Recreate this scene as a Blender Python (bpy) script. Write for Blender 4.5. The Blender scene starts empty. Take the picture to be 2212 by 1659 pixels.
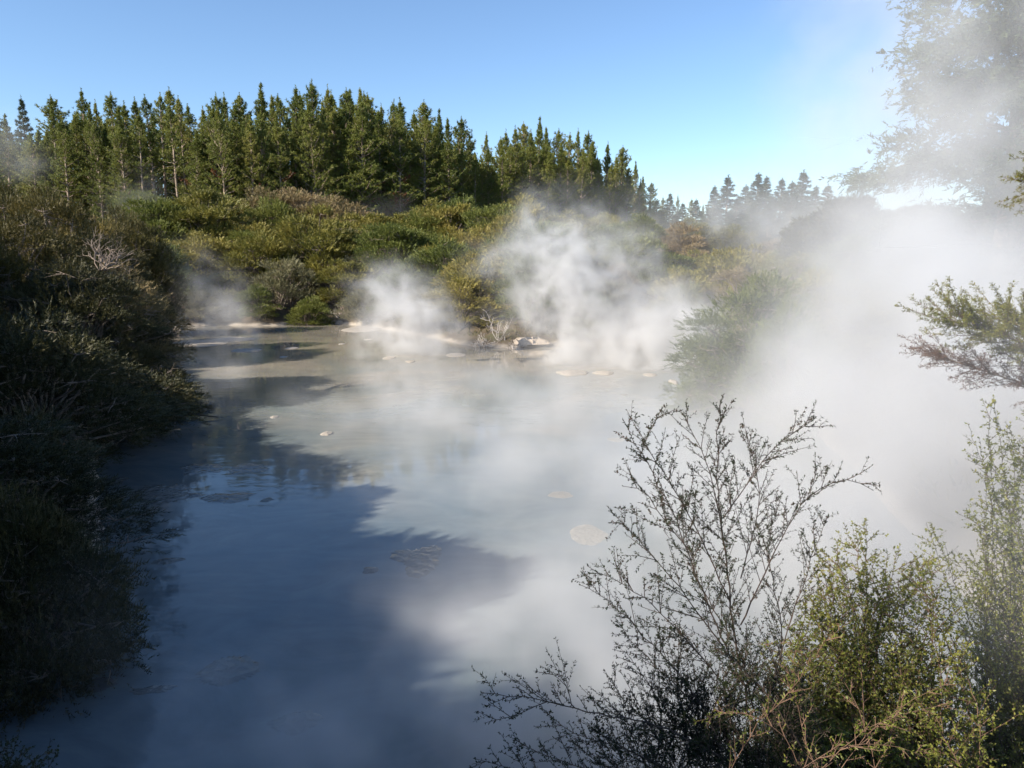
import bpy, math, random
import numpy as np
from mathutils import Vector

# ------------------------------------------------------------------ camera, sky, sun, exposure
scene = bpy.context.scene
col = scene.collection
R = math.radians
CAM_H, PITCH, F = 6.0, 9.5, 1609.0           # eye height over the pool, degrees down, focal length in pixels of a 2212 x 1659 frame
CX, CY = 1106.0, 829.5
cam_data = bpy.data.cameras.new('camera')
cam_data.sensor_width = 36.0
cam_data.lens = F / 2212.0 * 36.0
cam_data.clip_start, cam_data.clip_end = 0.05, 6000.0
cam = bpy.data.objects.new('camera', cam_data)
col.objects.link(cam)
cam.location = (0, 0, CAM_H)
cam.rotation_euler = (R(90 - PITCH), 0, 0)
scene.camera = cam

SUN_EL, SUN_BACK = 33.0, 32.0                # elevation; degrees behind "due left"
to_sun = Vector((-math.cos(R(SUN_BACK)) * math.cos(R(SUN_EL)), -math.sin(R(SUN_BACK)) * math.cos(R(SUN_EL)), math.sin(R(SUN_EL))))
world = bpy.data.worlds.new('World')
scene.world = world
world.use_nodes = True
wn = world.node_tree.nodes
sky = wn.new('ShaderNodeTexSky')
sky.sky_type = 'NISHITA'
sky.sun_disc = False
sky.sun_elevation = R(SUN_EL)
sky.sun_rotation = math.atan2(to_sun.x, to_sun.y)
sky.altitude = 300
sky.air_density = 1.0
sky.dust_density = 0.0
sky.ozone_density = 4.2
bg = wn['Background']
bg.inputs['Strength'].default_value = 0.092
world.node_tree.links.new(sky.outputs[0], bg.inputs['Color'])
sun_data = bpy.data.lights.new('sun', 'SUN')
sun_data.energy = 5.0
sun_data.angle = R(0.53)
sun_data.color = (1.0, 0.90, 0.76)
sun = bpy.data.objects.new('sun', sun_data)
sun.rotation_euler = to_sun.to_track_quat('Z', 'Y').to_euler()
sun.location = (-20, -20, 40)
col.objects.link(sun)

vs = scene.view_settings
vs.view_transform, vs.look, vs.exposure, vs.gamma = 'Standard', 'None', 1.12, 1.0
vs.use_curve_mapping = False
cy = scene.cycles
cy.max_bounces, cy.diffuse_bounces, cy.glossy_bounces = 6, 2, 2
cy.transmission_bounces, cy.transparent_max_bounces, cy.volume_bounces = 2, 8, 2
cy.volume_step_rate, cy.volume_max_steps = 2.5, 128
cy.use_adaptive_sampling, cy.adaptive_threshold = True, 0.02
cy.use_denoising = True
cy.caustics_reflective = cy.caustics_refractive = False

rng = np.random.default_rng(11)
random.seed(5)

# ------------------------------------------------------------------ picture helpers: pixel of the 2212 x 1659 frame <-> place
cp, sp_ = math.cos(R(PITCH)), math.sin(R(PITCH))
def ray(px, py):
    u, v = (px - CX) / F, (py - CY) / F
    return np.array([u, cp - v * sp_, -sp_ - v * cp])          # per metre of camera depth
def at(px, py, depth):                                          # place at a camera depth
    return np.array([0, 0, CAM_H]) + ray(px, py) * depth
def on(px, py, z=0.0):                                          # place on a level plane
    r = ray(px, py)
    return np.array([0, 0, CAM_H]) + r * ((z - CAM_H) / r[2])
def to_px(p):
    x, y, z = p[0], p[1], p[2] - CAM_H
    d = y * cp - z * sp_
    return CX + F * x / d, CY - F * (y * sp_ + z * cp) / d, d

# ------------------------------------------------------------------ node expression helper
class X:
    tree = None
    def __init__(self, s): self.s = s
    @staticmethod
    def op(o, *a, clamp=False):
        n = X.tree.nodes.new('ShaderNodeMath'); n.operation = o; n.use_clamp = clamp
        for i, v in enumerate(a):
            if isinstance(v, X): X.tree.links.new(v.s, n.inputs[i])
            else: n.inputs[i].default_value = v
        return X(n.outputs[0])
    def __add__(a, b): return X.op('ADD', a, b)
    def __sub__(a, b): return X.op('SUBTRACT', a, b)
    def __rsub__(a, b): return X.op('SUBTRACT', b, a)
    def __mul__(a, b): return X.op('MULTIPLY', a, b)
    def __truediv__(a, b): return X.op('DIVIDE', a, b)
    __radd__, __rmul__ = __add__, __mul__
    def clamp(a): return X.op('ADD', a, 0.0, clamp=True)

# ------------------------------------------------------------------ materials
def new_mat(name):
    m = bpy.data.materials.new(name); m.use_nodes = True
    nt = m.node_tree; nt.nodes.clear()
    return m, nt, nt.nodes.new('ShaderNodeOutputMaterial')
def N(nt, kind, **kw):
    n = nt.nodes.new(kind)
    for k, v in kw.items():
        if k in n.inputs: n.inputs[k].default_value = v
        else: setattr(n, k, v)
    return n
def ramp(nt, fac, stops):
    r = nt.nodes.new('ShaderNodeValToRGB')
    el = r.color_ramp.elements
    while len(el) < len(stops): el.new(0.5)
    for e, (p, c) in zip(el, stops): e.position = p; e.color = (*c, 1)
    nt.links.new(fac, r.inputs[0])
    return r.outputs[0]
def foliage(name, cols, translucent=0.28, rough=0.55, scale=0.8, spec=0.3):
    m, nt, out = new_mat(name)
    L = nt.links.new
    geo, info, tc = N(nt, 'ShaderNodeNewGeometry'), N(nt, 'ShaderNodeObjectInfo'), N(nt, 'ShaderNodeTexCoord')
    noise = N(nt, 'ShaderNodeTexNoise', Scale=scale, Detail=3.0)
    L(tc.outputs['Object'], noise.inputs['Vector'])
    X.tree = nt
    f = (X(noise.outputs[0]) - 0.5) * 1.3 + X(info.outputs['Random']) * 0.45 + X(geo.outputs['Random Per Island']) * 0.45 + 0.05
    c = ramp(nt, f.clamp().s, [(i / (len(cols) - 1), c) for i, c in enumerate(cols)])
    p = N(nt, 'ShaderNodeBsdfPrincipled', Roughness=rough)
    p.inputs['Specular IOR Level'].default_value = spec
    t = N(nt, 'ShaderNodeBsdfTranslucent')
    mix = N(nt, 'ShaderNodeMixShader'); mix.inputs[0].default_value = translucent
    L(c, p.inputs['Base Color']); L(c, t.inputs['Color'])
    L(p.outputs[0], mix.inputs[1]); L(t.outputs[0], mix.inputs[2]); L(mix.outputs[0], out.inputs['Surface'])
    return m
def bark(name, a, b, scale=6.0):
    m, nt, out = new_mat(name)
    L = nt.links.new
    tc = N(nt, 'ShaderNodeTexCoord')
    noise = N(nt, 'ShaderNodeTexNoise', Scale=scale, Detail=4.0)
    L(tc.outputs['Object'], noise.inputs['Vector'])
    p = N(nt, 'ShaderNodeBsdfPrincipled', Roughness=0.85)
    L(ramp(nt, noise.outputs[0], [(0.3, a), (0.7, b)]), p.inputs['Base Color'])
    bump = N(nt, 'ShaderNodeBump', Strength=0.5, Distance=0.02)
    L(noise.outputs[0], bump.inputs['Height']); L(bump.outputs[0], p.inputs['Normal'])
    L(p.outputs[0], out.inputs['Surface'])
    return m

M = {
    'pine': foliage('pine_needles', [(0.06, 0.08, 0.02), (0.13, 0.16, 0.035), (0.21, 0.22, 0.05), (0.29, 0.265, 0.075)], 0.3, scale=0.35),
    'fir': foliage('fir_needles', [(0.03, 0.05, 0.022), (0.06, 0.085, 0.035), (0.10, 0.125, 0.055)], 0.2, scale=0.35),
    'rust': foliage('dead_needles', [(0.12, 0.045, 0.018), (0.22, 0.09, 0.04)], 0.15),
    'olive': foliage('scrub_leaves_olive', [(0.08, 0.085, 0.02), (0.15, 0.145, 0.03), (0.22, 0.19, 0.042), (0.29, 0.235, 0.075)], 0.25, scale=0.7),
    'green': foliage('scrub_leaves_green', [(0.065, 0.085, 0.02), (0.12, 0.14, 0.03), (0.19, 0.19, 0.045)], 0.25, scale=0.7),
    'brown': foliage('scrub_leaves_brown', [(0.13, 0.11, 0.045), (0.22, 0.165, 0.08), (0.31, 0.23, 0.135)], 0.2, scale=0.7),
    'grey': foliage('scrub_leaves_grey', [(0.08, 0.085, 0.04), (0.15, 0.145, 0.07), (0.21, 0.185, 0.11)], 0.2, scale=0.7),
    'manuka': foliage('manuka_leaves', [(0.014, 0.022, 0.009), (0.026, 0.038, 0.013), (0.055, 0.062, 0.02)], 0.2, scale=3.0, spec=0.12),
    'leafy': foliage('small_yellow_green_leaves', [(0.075, 0.10, 0.016), (0.15, 0.17, 0.028), (0.25, 0.24, 0.05)], 0.4, scale=4.0, spec=0.5),
    'feather': foliage('feathery_leaves', [(0.12, 0.14, 0.02), (0.19, 0.195, 0.035), (0.27, 0.235, 0.06)], 0.4, scale=1.5),
    'purple': foliage('dry_feathery_leaves', [(0.10, 0.06, 0.045), (0.17, 0.105, 0.08)], 0.3, scale=1.5),
    'tussock': foliage('dry_fronds', [(0.16, 0.085, 0.04), (0.26, 0.16, 0.09), (0.34, 0.25, 0.17)], 0.2, scale=1.0),
    'under': foliage('undergrowth_leaves', [(0.05, 0.045, 0.018), (0.08, 0.075, 0.022), (0.11, 0.085, 0.04)], 0.2, scale=0.5),
    'bark': bark('pine_bark', (0.13, 0.095, 0.07), (0.34, 0.27, 0.21), 3.0),
    'twig': bark('scrub_bark', (0.13, 0.10, 0.08), (0.26, 0.21, 0.17)),
    'dark_twig': bark('manuka_bark', (0.03, 0.022, 0.018), (0.075, 0.05, 0.036), 25.0),
    'pale_twig': bark('pale_twig_bark', (0.08, 0.045, 0.028), (0.16, 0.095, 0.06), 25.0),
    'dead': bark('bleached_wood', (0.32, 0.28, 0.25), (0.62, 0.57, 0.53)),
}

def make_water():
    m, nt, out = new_mat('muddy_water'); L = nt.links.new
    geo = N(nt, 'ShaderNodeNewGeometry')
    mp = N(nt, 'ShaderNodeMapping'); mp.inputs['Scale'].default_value = (0.55, 1.0, 1.0)
    L(geo.outputs['Position'], mp.inputs['Vector'])
    murk = N(nt, 'ShaderNodeTexNoise', Scale=0.16, Detail=4.0, Distortion=1.5)
    L(geo.outputs['Position'], murk.inputs['Vector'])
    p = N(nt, 'ShaderNodeBsdfPrincipled', Roughness=0.035, IOR=1.33)
    near = ramp(nt, murk.outputs[0], [(0.3, (0.10, 0.13, 0.145)), (0.55, (0.135, 0.155, 0.16)), (0.75, (0.17, 0.178, 0.17))])  # bluish base colour carries the blue of the shade on the near water
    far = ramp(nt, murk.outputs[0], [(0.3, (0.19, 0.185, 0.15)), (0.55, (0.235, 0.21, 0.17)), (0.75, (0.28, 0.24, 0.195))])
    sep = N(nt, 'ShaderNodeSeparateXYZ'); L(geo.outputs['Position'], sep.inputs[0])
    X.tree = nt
    silt = X.op('ADD', (X(sep.outputs[1]) - 26.0) / 22.0 + (X(murk.outputs[0]) - 0.5) * 1.2, 0.0, clamp=True)  # siltier and warmer far out; the painted shade tint stays in the foreground
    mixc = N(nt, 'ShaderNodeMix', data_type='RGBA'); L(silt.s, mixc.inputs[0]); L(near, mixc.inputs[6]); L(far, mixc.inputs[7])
    scum = N(nt, 'ShaderNodeTexNoise', Scale=0.7, Detail=6.0, Roughness=0.65, Distortion=2.5); L(mp.outputs[0], scum.inputs['Vector'])
    film = N(nt, 'ShaderNodeMix', data_type='RGBA', blend_type='MULTIPLY'); film.inputs[0].default_value = 1.0
    L(mixc.outputs[2], film.inputs[6]); L(ramp(nt, scum.outputs[0], [(0.35, (0.86, 0.86, 0.86)), (0.52, (1, 1, 1)), (0.7, (1.18, 1.15, 1.1))]), film.inputs[7])
    L(film.outputs[2], p.inputs['Base Color'])
    w1 = N(nt, 'ShaderNodeTexNoise', Scale=3.2, Detail=3.0, Distortion=0.6)
    w2 = N(nt, 'ShaderNodeTexNoise', Scale=0.35, Detail=2.0)
    L(mp.outputs[0], w1.inputs['Vector']); L(geo.outputs['Position'], w2.inputs['Vector'])
    X.tree = nt
    calm = X.op('ADD', (X(w2.outputs[0]) - 0.42) * 4.0, 0.0, clamp=True)
    cell = N(nt, 'ShaderNodeTexVoronoi', Scale=0.16); L(geo.outputs['Position'], cell.inputs['Vector'])
    dist = X(cell.outputs['Distance']) / 0.16
    rings = X.op('SINE', dist * 26.0) * X.op('ADD', 1.0 - dist / 1.7, 0.0, clamp=True) * 0.22
    bump = N(nt, 'ShaderNodeBump', Strength=0.35, Distance=0.03)
    L((X(w1.outputs[0]) * calm + rings).s, bump.inputs['Height']); L(bump.outputs[0], p.inputs['Normal'])
    L(p.outputs[0], out.inputs['Surface'])
    return m
def make_mud(name, a, b, rough=0.6, scale=5.0, dist=0.05):
    m, nt, out = new_mat(name); L = nt.links.new
    geo = N(nt, 'ShaderNodeNewGeometry')
    noise = N(nt, 'ShaderNodeTexNoise', Scale=scale, Detail=5.0, Roughness=0.65)
    vor = N(nt, 'ShaderNodeTexVoronoi', Scale=scale * 2.2)
    for n in (noise, vor): L(geo.outputs['Position'], n.inputs['Vector'])
    p = N(nt, 'ShaderNodeBsdfPrincipled', Roughness=rough)
    L(ramp(nt, noise.outputs[0], [(0.3, a), (0.7, b)]), p.inputs['Base Color'])
    bump = N(nt, 'ShaderNodeBump', Strength=0.8, Distance=dist)
    X.tree = nt
    L((X(noise.outputs[0]) + X(vor.outputs['Distance']) * 0.6).s, bump.inputs['Height']); L(bump.outputs[0], p.inputs['Normal'])
    L(p.outputs[0], out.inputs['Surface'])
    return m
def make_ground():
    m, nt, out = new_mat('bank_earth'); L = nt.links.new
    geo = N(nt, 'ShaderNodeNewGeometry')
    sep = N(nt, 'ShaderNodeSeparateXYZ'); L(geo.outputs['Position'], sep.inputs[0])
    n1 = N(nt, 'ShaderNodeTexNoise', Scale=0.6, Detail=6.0, Roughness=0.65)
    L(geo.outputs['Position'], n1.inputs['Vector'])
    litter = ramp(nt, n1.outputs[0], [(0.3, (0.055, 0.042, 0.028)), (0.55, (0.10, 0.075, 0.045)), (0.72, (0.075, 0.075, 0.03))])
    mud = ramp(nt, n1.outputs[0], [(0.3, (0.24, 0.205, 0.165)), (0.7, (0.40, 0.35, 0.29))])
    X.tree = nt
    f = X.op('ADD', (0.26 + (X(n1.outputs[0]) - 0.5) * 0.7 - X(sep.outputs[2])) * 5.0, 0.0, clamp=True)
    mix = N(nt, 'ShaderNodeMix', data_type='RGBA'); L(f.s, mix.inputs[0]); L(litter, mix.inputs[6]); L(mud, mix.inputs[7])
    p = N(nt, 'ShaderNodeBsdfPrincipled', Roughness=0.9); L(mix.outputs[2], p.inputs['Base Color'])
    bump = N(nt, 'ShaderNodeBump', Strength=0.7, Distance=0.15); L(n1.outputs[0], bump.inputs['Height']); L(bump.outputs[0], p.inputs['Normal'])
    L(p.outputs[0], out.inputs['Surface'])
    return m
M['water'] = make_water()
M['mud'] = make_mud('pale_mud', (0.23, 0.205, 0.17), (0.36, 0.315, 0.26))
M['bank_leaf'] = foliage('bank_shrub_sunlit_shaded_leaves', [(0.02, 0.023, 0.008), (0.05, 0.047, 0.012), (0.11, 0.09, 0.022), (0.19, 0.145, 0.04)], 0.2, scale=0.6)  # dark stops carry the bank's shade, the gold end its sunlit tips
M['shade_leaf'] = foliage('bank_shrub_shaded_leaves', [(0.011, 0.015, 0.006), (0.02, 0.025, 0.009), (0.042, 0.043, 0.014), (0.085, 0.072, 0.024)], 0.12, scale=0.6)  # the left bank's shade is put into this darker leaf colour
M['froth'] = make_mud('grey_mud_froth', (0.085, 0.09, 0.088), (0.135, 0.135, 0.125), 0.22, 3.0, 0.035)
M['silt'] = make_mud('tan_silt', (0.17, 0.165, 0.145), (0.24, 0.22, 0.185), 0.4, 4.0, 0.04)
M['rock'] = make_mud('pale_silica', (0.30, 0.25, 0.20), (0.44, 0.37, 0.30), 0.85, 2.5, 0.1)
M['ground'] = make_ground()

# ------------------------------------------------------------------ mesh helpers
def mesh_of(name, V, faces, mat, smooth=False):
    """faces: list of (F,3) and (F,4) index arrays"""
    me = bpy.data.meshes.new(name)
    faces = [f for f in faces if len(f)]
    me.vertices.add(len(V)); me.vertices.foreach_set('co', np.asarray(V, np.float32).ravel())
    idx = np.concatenate([f.ravel() for f in faces]).astype(np.int32)
    sizes = np.concatenate([np.full(len(f), f.shape[1], np.int32) for f in faces])
    me.loops.add(len(idx)); me.loops.foreach_set('vertex_index', idx)
    me.polygons.add(len(sizes))
    me.polygons.foreach_set('loop_start', np.concatenate([[0], np.cumsum(sizes)[:-1]]).astype(np.int32))
    if smooth: me.polygons.foreach_set('use_smooth', np.ones(len(sizes), bool))
    me.update(calc_edges=True)
    me.materials.append(mat)
    return me
def unit(a): return a / np.maximum(np.linalg.norm(a, axis=-1, keepdims=True), 1e-9)
def rdir(n, r=None): return unit((r or rng).normal(size=(n, 3)))
class Leaves:
    """flat leaves gathered into one mesh: triangles or diamonds"""
    def __init__(self): self.b, self.d, self.l, self.w, self.n = [], [], [], [], []
    def add(self, base, direc, length, width, normal=None):
        base = np.atleast_2d(base); k = len(base)
        self.b.append(base); self.d.append(np.broadcast_to(direc, (k, 3)))
        self.l.append(np.broadcast_to(length, (k,))); self.w.append(np.broadcast_to(width, (k,)))
        self.n.append(rdir(k) if normal is None else np.broadcast_to(normal, (k, 3)))
    def mesh(self, name, mat, diamond=False):
        b, d, l, w, n = (np.concatenate(x) for x in (self.b, self.d, self.l, self.w, self.n))
        d = unit(d); s = unit(np.cross(d, n)); k = len(b)
        l, w = l[:, None], w[:, None]
        if diamond:
            nn = np.cross(s, d)
            V = np.stack([b, b + d * l * .45 + s * w * .5 - nn * w * .12, b + d * l, b + d * l * .45 - s * w * .5 - nn * w * .12], 1).reshape(-1, 3)
            return mesh_of(name, V, [np.arange(k * 4).reshape(-1, 4)], mat)
        V = np.stack([b - s * w * .5, b + s * w * .5, b + d * l], 1).reshape(-1, 3)
        return mesh_of(name, V, [np.arange(k * 3).reshape(-1, 3)], mat)
def tubes(name, polys, mat, sides=5):
    """polys: list of (points (K,3), radii (K,))"""
    VV, FF, o = [], [], 0
    ang = np.arange(sides) * 2 * np.pi / sides
    ca, sa = np.cos(ang)[None, :, None], np.sin(ang)[None, :, None]
    for P, rad in polys:
        P = np.asarray(P, float); K = len(P)
        t = unit(np.gradient(P, axis=0))
        ref = np.array([0.31, 0.17, 0.94]) if abs(t[:, 2]).mean() < 0.8 else np.array([1.0, 0.05, 0.1])
        a = unit(np.cross(t, ref)); b = np.cross(t, a)
        ring = P[:, None] + (a[:, None] * ca + b[:, None] * sa) * np.asarray(rad)[:, None, None]
        VV.append(ring.reshape(-1, 3))
        i = np.arange(K - 1)[:, None] * sides; j = np.arange(sides)[None]; j2 = (j + 1) % sides
        FF.append(np.stack([i + j, i + j2, i + sides + j2, i + sides + j], -1).reshape(-1, 4) + o)
        o += K * sides
    return mesh_of(name, np.concatenate(VV), [np.concatenate(FF)], mat, True)
def bent(p0, p1, k=5, wob=0.06, r=None):
    r = r or rng
    p0, p1 = np.asarray(p0, float), np.asarray(p1, float)
    t = np.linspace(0, 1, k)[:, None]
    L = np.linalg.norm(p1 - p0)
    off = np.cumsum(r.normal(size=(k, 3)), 0) * wob * L / math.sqrt(k)
    off -= off[0] * (1 - t) + off[-1] * t
    return p0 + (p1 - p0) * t + off
def resample(P, k):
    P = np.asarray(P, float); s = np.concatenate([[0], np.cumsum(np.linalg.norm(np.diff(P, axis=0), axis=1))])
    u = np.linspace(0, s[-1], k)
    return np.stack([np.interp(u, s, P[:, i]) for i in range(3)], 1)
def smooth_line(P, k=4):
    P = np.asarray(P, float); out = []
    Q = np.vstack([2 * P[0] - P[1], P, 2 * P[-1] - P[-2]])
    for i in range(1, len(Q) - 2):
        a, b, c, d = Q[i - 1], Q[i], Q[i + 1], Q[i + 2]
        for t in np.arange(k) / k:
            out.append(0.5 * (2 * b + (c - a) * t + (2 * a - 5 * b + 4 * c - d) * t * t + (3 * b - a - 3 * c + d) * t ** 3))
    out.append(P[-1])
    return np.array(out)

# ------------------------------------------------------------------ things
def tag(o, label=None, cat=None, group=None, kind=None):
    if label: o['label'] = label
    if cat: o['category'] = cat
    if group: o['group'] = group
    if kind: o['kind'] = kind
    return o
def add_mesh(name, me, parent=None):
    o = bpy.data.objects.new(name, me); col.objects.link(o); o.parent = parent
    return o
def place(proto, name, label, cat, loc, rz=0.0, scale=(1, 1, 1), group=None, tilt=(0, 0)):
    """proto: list of (part name, mesh); a thing is an Empty at its base with one object per part"""
    e = bpy.data.objects.new(name, None); col.objects.link(e)
    e.empty_display_size = 0.3
    e.location = loc; e.rotation_euler = (tilt[0], tilt[1], rz)
    e.scale = scale if hasattr(scale, '__len__') else (scale,) * 3
    tag(e, label, cat, group)
    for pn, me in proto:
        c = add_mesh(pn, me, e)
        if pn in ('limbs', 'dead_branches', 'stems'): c['kind'] = 'stuff'      # hundreds of twigs too fine to pick apart
    return e
ORD = ['zeroth', 'first', 'second', 'third', 'fourth', 'fifth', 'sixth', 'seventh', 'eighth', 'ninth', 'tenth', 'eleventh', 'twelfth', 'thirteenth',
       'fourteenth', 'fifteenth', 'sixteenth', 'seventeenth', 'eighteenth', 'nineteenth', 'twentieth']
TENS = {2: 'twenty', 3: 'thirty', 4: 'forty', 5: 'fifty', 6: 'sixty', 7: 'seventy', 8: 'eighty', 9: 'ninety'}
def ordinal(n):
    if n <= 20: return ORD[n]
    t, u = divmod(n, 10)
    return TENS[t][:-1] + 'ieth' if u == 0 else TENS[t] + '-' + ORD[u]

# ------------------------------------------------------------------ terrain and water
SHORE_PX = [(345, 712), (420, 704), (520, 703), (600, 703), (690, 698), (780, 704), (860, 716), (960, 735), (1020, 748), (1110, 752), (1180, 748), (1290, 742),
            (1420, 752), (1500, 790), (1545, 840), (1640, 893), (1740, 930), (1850, 1010), (1990, 1180)]
shore = [on(*p)[:2] for p in SHORE_PX]
shore += [np.array(p) for p in [(7.3, 8.5), (5.5, 6.8), (2.5, 6.4), (-1.5, 6.3), (-4.5, 6.6), (-7.0, 8.3), (-7.9, 11.5), (-8.6, 14.5), (-10.8, 18.5), (-13.2, 23.0), (-14.0, 28.0), (-16.5, 34.0), (-20.0, 42.0), (-26.0, 53.0)]]
shore = np.array(shore)
shore3 = smooth_line(np.c_[np.vstack([shore, shore[:1]]), np.zeros(len(shore) + 1)], 3)[:-1, :2]
def shore_dist(P):
    """signed distance to the shoreline, positive on land"""
    P = np.asarray(P, float); A = shore3; B = np.roll(shore3, -1, 0)
    best = np.full(len(P), 1e9); inside = np.zeros(len(P), bool)
    for a, b in zip(A, B):
        ab = b - a
        t = np.clip(((P - a) @ ab) / (ab @ ab + 1e-12), 0, 1)
        best = np.minimum(best, np.linalg.norm(P - a - t[:, None] * ab, axis=1))
        c = ((a[1] > P[:, 1]) != (b[1] > P[:, 1]))
        with np.errstate(divide='ignore', invalid='ignore'):
            xi = (b[0] - a[0]) * (P[:, 1] - a[1]) / (b[1] - a[1]) + a[0]
        inside ^= c & (P[:, 0] < xi)
    return np.where(inside, -best, best)
#           X    Y   slope cap
CTRL = np.array([(0, 0, .68, 4.3), (0, -20, .6, 4.4), (-6, 3, .66, 4.4), (-16, 20, .50, 5.0), (-14, 6, .5, 5.0), (-26, 36, .42, 6.0), (-45, 60, .36, 10.0), (-60, 40, .4, 10.0), (-34, 95, .29, 12.5),
                 (-10, 100, .28, 12.0), (10, 95, .26, 11.0), (45, 110, .12, 6.5), (30, 75, .12, 5.0), (70, 90, .14, 6.0), (18, 40, .22, 3.5), (40, 40, .2, 5.0), (8, 5, .6, 4.2), (14, 20, .35, 4.0), (0, 200, .2, 13.5),
                 (80, 190, .15, 11.0), (-90, 150, .25, 14.5), (0, 900, .2, 14.0), (800, 300, .2, 11.0), (-800, 200, .2, 14.0), (0, -800, .2, 8.0)], float)
def wob(x, y):
    return (np.sin(x * .9 + 1.3 * np.sin(y * .5)) * np.cos(y * .8 + np.sin(x * .37)) * .5 + np.sin(x * .23 + 2) * np.cos(y * .19) * .9)
def terrain(P):
    P = np.atleast_2d(np.asarray(P, float))[:, :2]
    s = shore_dist(P)
    d2 = ((P[:, None] - CTRL[None, :, :2]) ** 2).sum(-1) + 9.0
    w = 1 / d2 ** 1.6; w /= w.sum(1, keepdims=True)
    sl, cap = w @ CTRL[:, 2], w @ CTRL[:, 3]
    z = cap * (1 - np.exp(-np.maximum(s, 0) * sl / cap * 1.15))
    z = .05 + .10 * np.minimum(s, 1.0) + z + wob(P[:, 0], P[:, 1]) * .25 * np.clip(s / 6, 0, 1) * np.clip(np.hypot(P[:, 0], P[:, 1]) / 10, 0, 1)
    return np.where(s > 0, z, np.maximum(-.03 + s * .35, -1.6))
def gz(x, y): return float(terrain([(x, y)])[0])
def axis(core0, core1, step, far):
    a = list(np.arange(core0, core1 + step, step)); s = step
    lo, hi = [], []
    x = a[0]
    while x > -far: s *= 1.28; x -= s; lo.append(x)
    s, x = step, a[-1]
    while x < far: s *= 1.28; x += s; hi.append(x)
    return np.array(lo[::-1] + a + hi)
gx, gy = axis(-44, 34, .8, 3000), axis(-6, 92, .8, 3000)
GX, GY = np.meshgrid(gx, gy)
P2 = np.c_[GX.ravel(), GY.ravel()]
ZZ = np.concatenate([terrain(c) for c in np.array_split(P2, 12)])
nx, ny = len(gx), len(gy)
ii = (np.arange(ny - 1)[:, None] * nx + np.arange(nx - 1)[None]).ravel()
tag(add_mesh('ground', mesh_of('ground', np.c_[P2, ZZ], [np.stack([ii, ii + 1, ii + nx + 1, ii + nx], 1)], M['ground'], True)),
    'brown earth banks with pale mud along the waterline', kind='structure')
wx, wy = np.linspace(-40, 22, 32), np.linspace(4, 75, 36)
WX, WY = np.meshgrid(wx, wy)
ii = (np.arange(35)[:, None] * 32 + np.arange(31)[None]).ravel()
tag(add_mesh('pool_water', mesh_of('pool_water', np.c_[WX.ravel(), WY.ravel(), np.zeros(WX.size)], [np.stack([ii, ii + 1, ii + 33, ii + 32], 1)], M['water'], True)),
    'milky grey-beige mud pool water reflecting the sky', kind='structure')

# ------------------------------------------------------------------ mud mounds and froth in the pool
def mud_blob(c, rx, ry, h, rot, mat, name, rough=.35, lumps=0, seed=0):
    r = np.random.default_rng(seed)
    n, rings = (120, 9) if rough > .5 else (44, 9)
    a = np.arange(n) * 2 * np.pi / n
    out = 1 + sum(r.normal() * rough * .5 / k * np.cos(k * a + r.uniform(0, 6.28)) for k in (2, 3, 4, 5, 7, 9, 11))
    fine = sum(r.normal() * .028 * np.cos(k * a + r.uniform(0, 6.28)) for k in range(13, 48, 3)) if rough > .5 else 0
    V = [np.array([[0, 0, h]])]; ph = r.uniform(0, 6.28, 3)
    for i in range(1, rings + 1):
        t = i / rings
        z = h * (1 - t ** 2.2) + (r.normal(size=n) * h * .07 if i < rings else 0) - ((.006 if mat in (M['froth'], M['silt']) else .06) if i == rings else 0)
        if i < rings: z = z + h * (.25 + lumps * .45) * (np.sin(2 * a + i * .9 + ph[0]) * .5 + np.sin(3 * a - i * .7 + ph[1]) * .35 + np.sin(5 * a + i * 1.3 + ph[2]) * .3) * t * (1.15 - t)
        ot = out + fine * t ** 5
        V.append(np.stack([np.cos(a) * t * rx * ot, np.sin(a) * t * ry * ot, np.broadcast_to(z, n)], 1))
    V = np.vstack(V)
    cr, sr = math.cos(rot), math.sin(rot)
    V = np.c_[V[:, 0] * cr - V[:, 1] * sr, V[:, 0] * sr + V[:, 1] * cr, V[:, 2]]
    j = np.arange(n); j2 = (j + 1) % n
    T = np.stack([np.zeros(n, int), 1 + j, 1 + j2], 1)
    Q = np.concatenate([np.stack([1 + i * n + j, 1 + (i + 1) * n + j, 1 + (i + 1) * n + j2, 1 + i * n + j2], 1) for i in range(rings - 1)])
    o = add_mesh(name, mesh_of(name, V, [T, Q], mat, True))
    o.location = c
    return o
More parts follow.
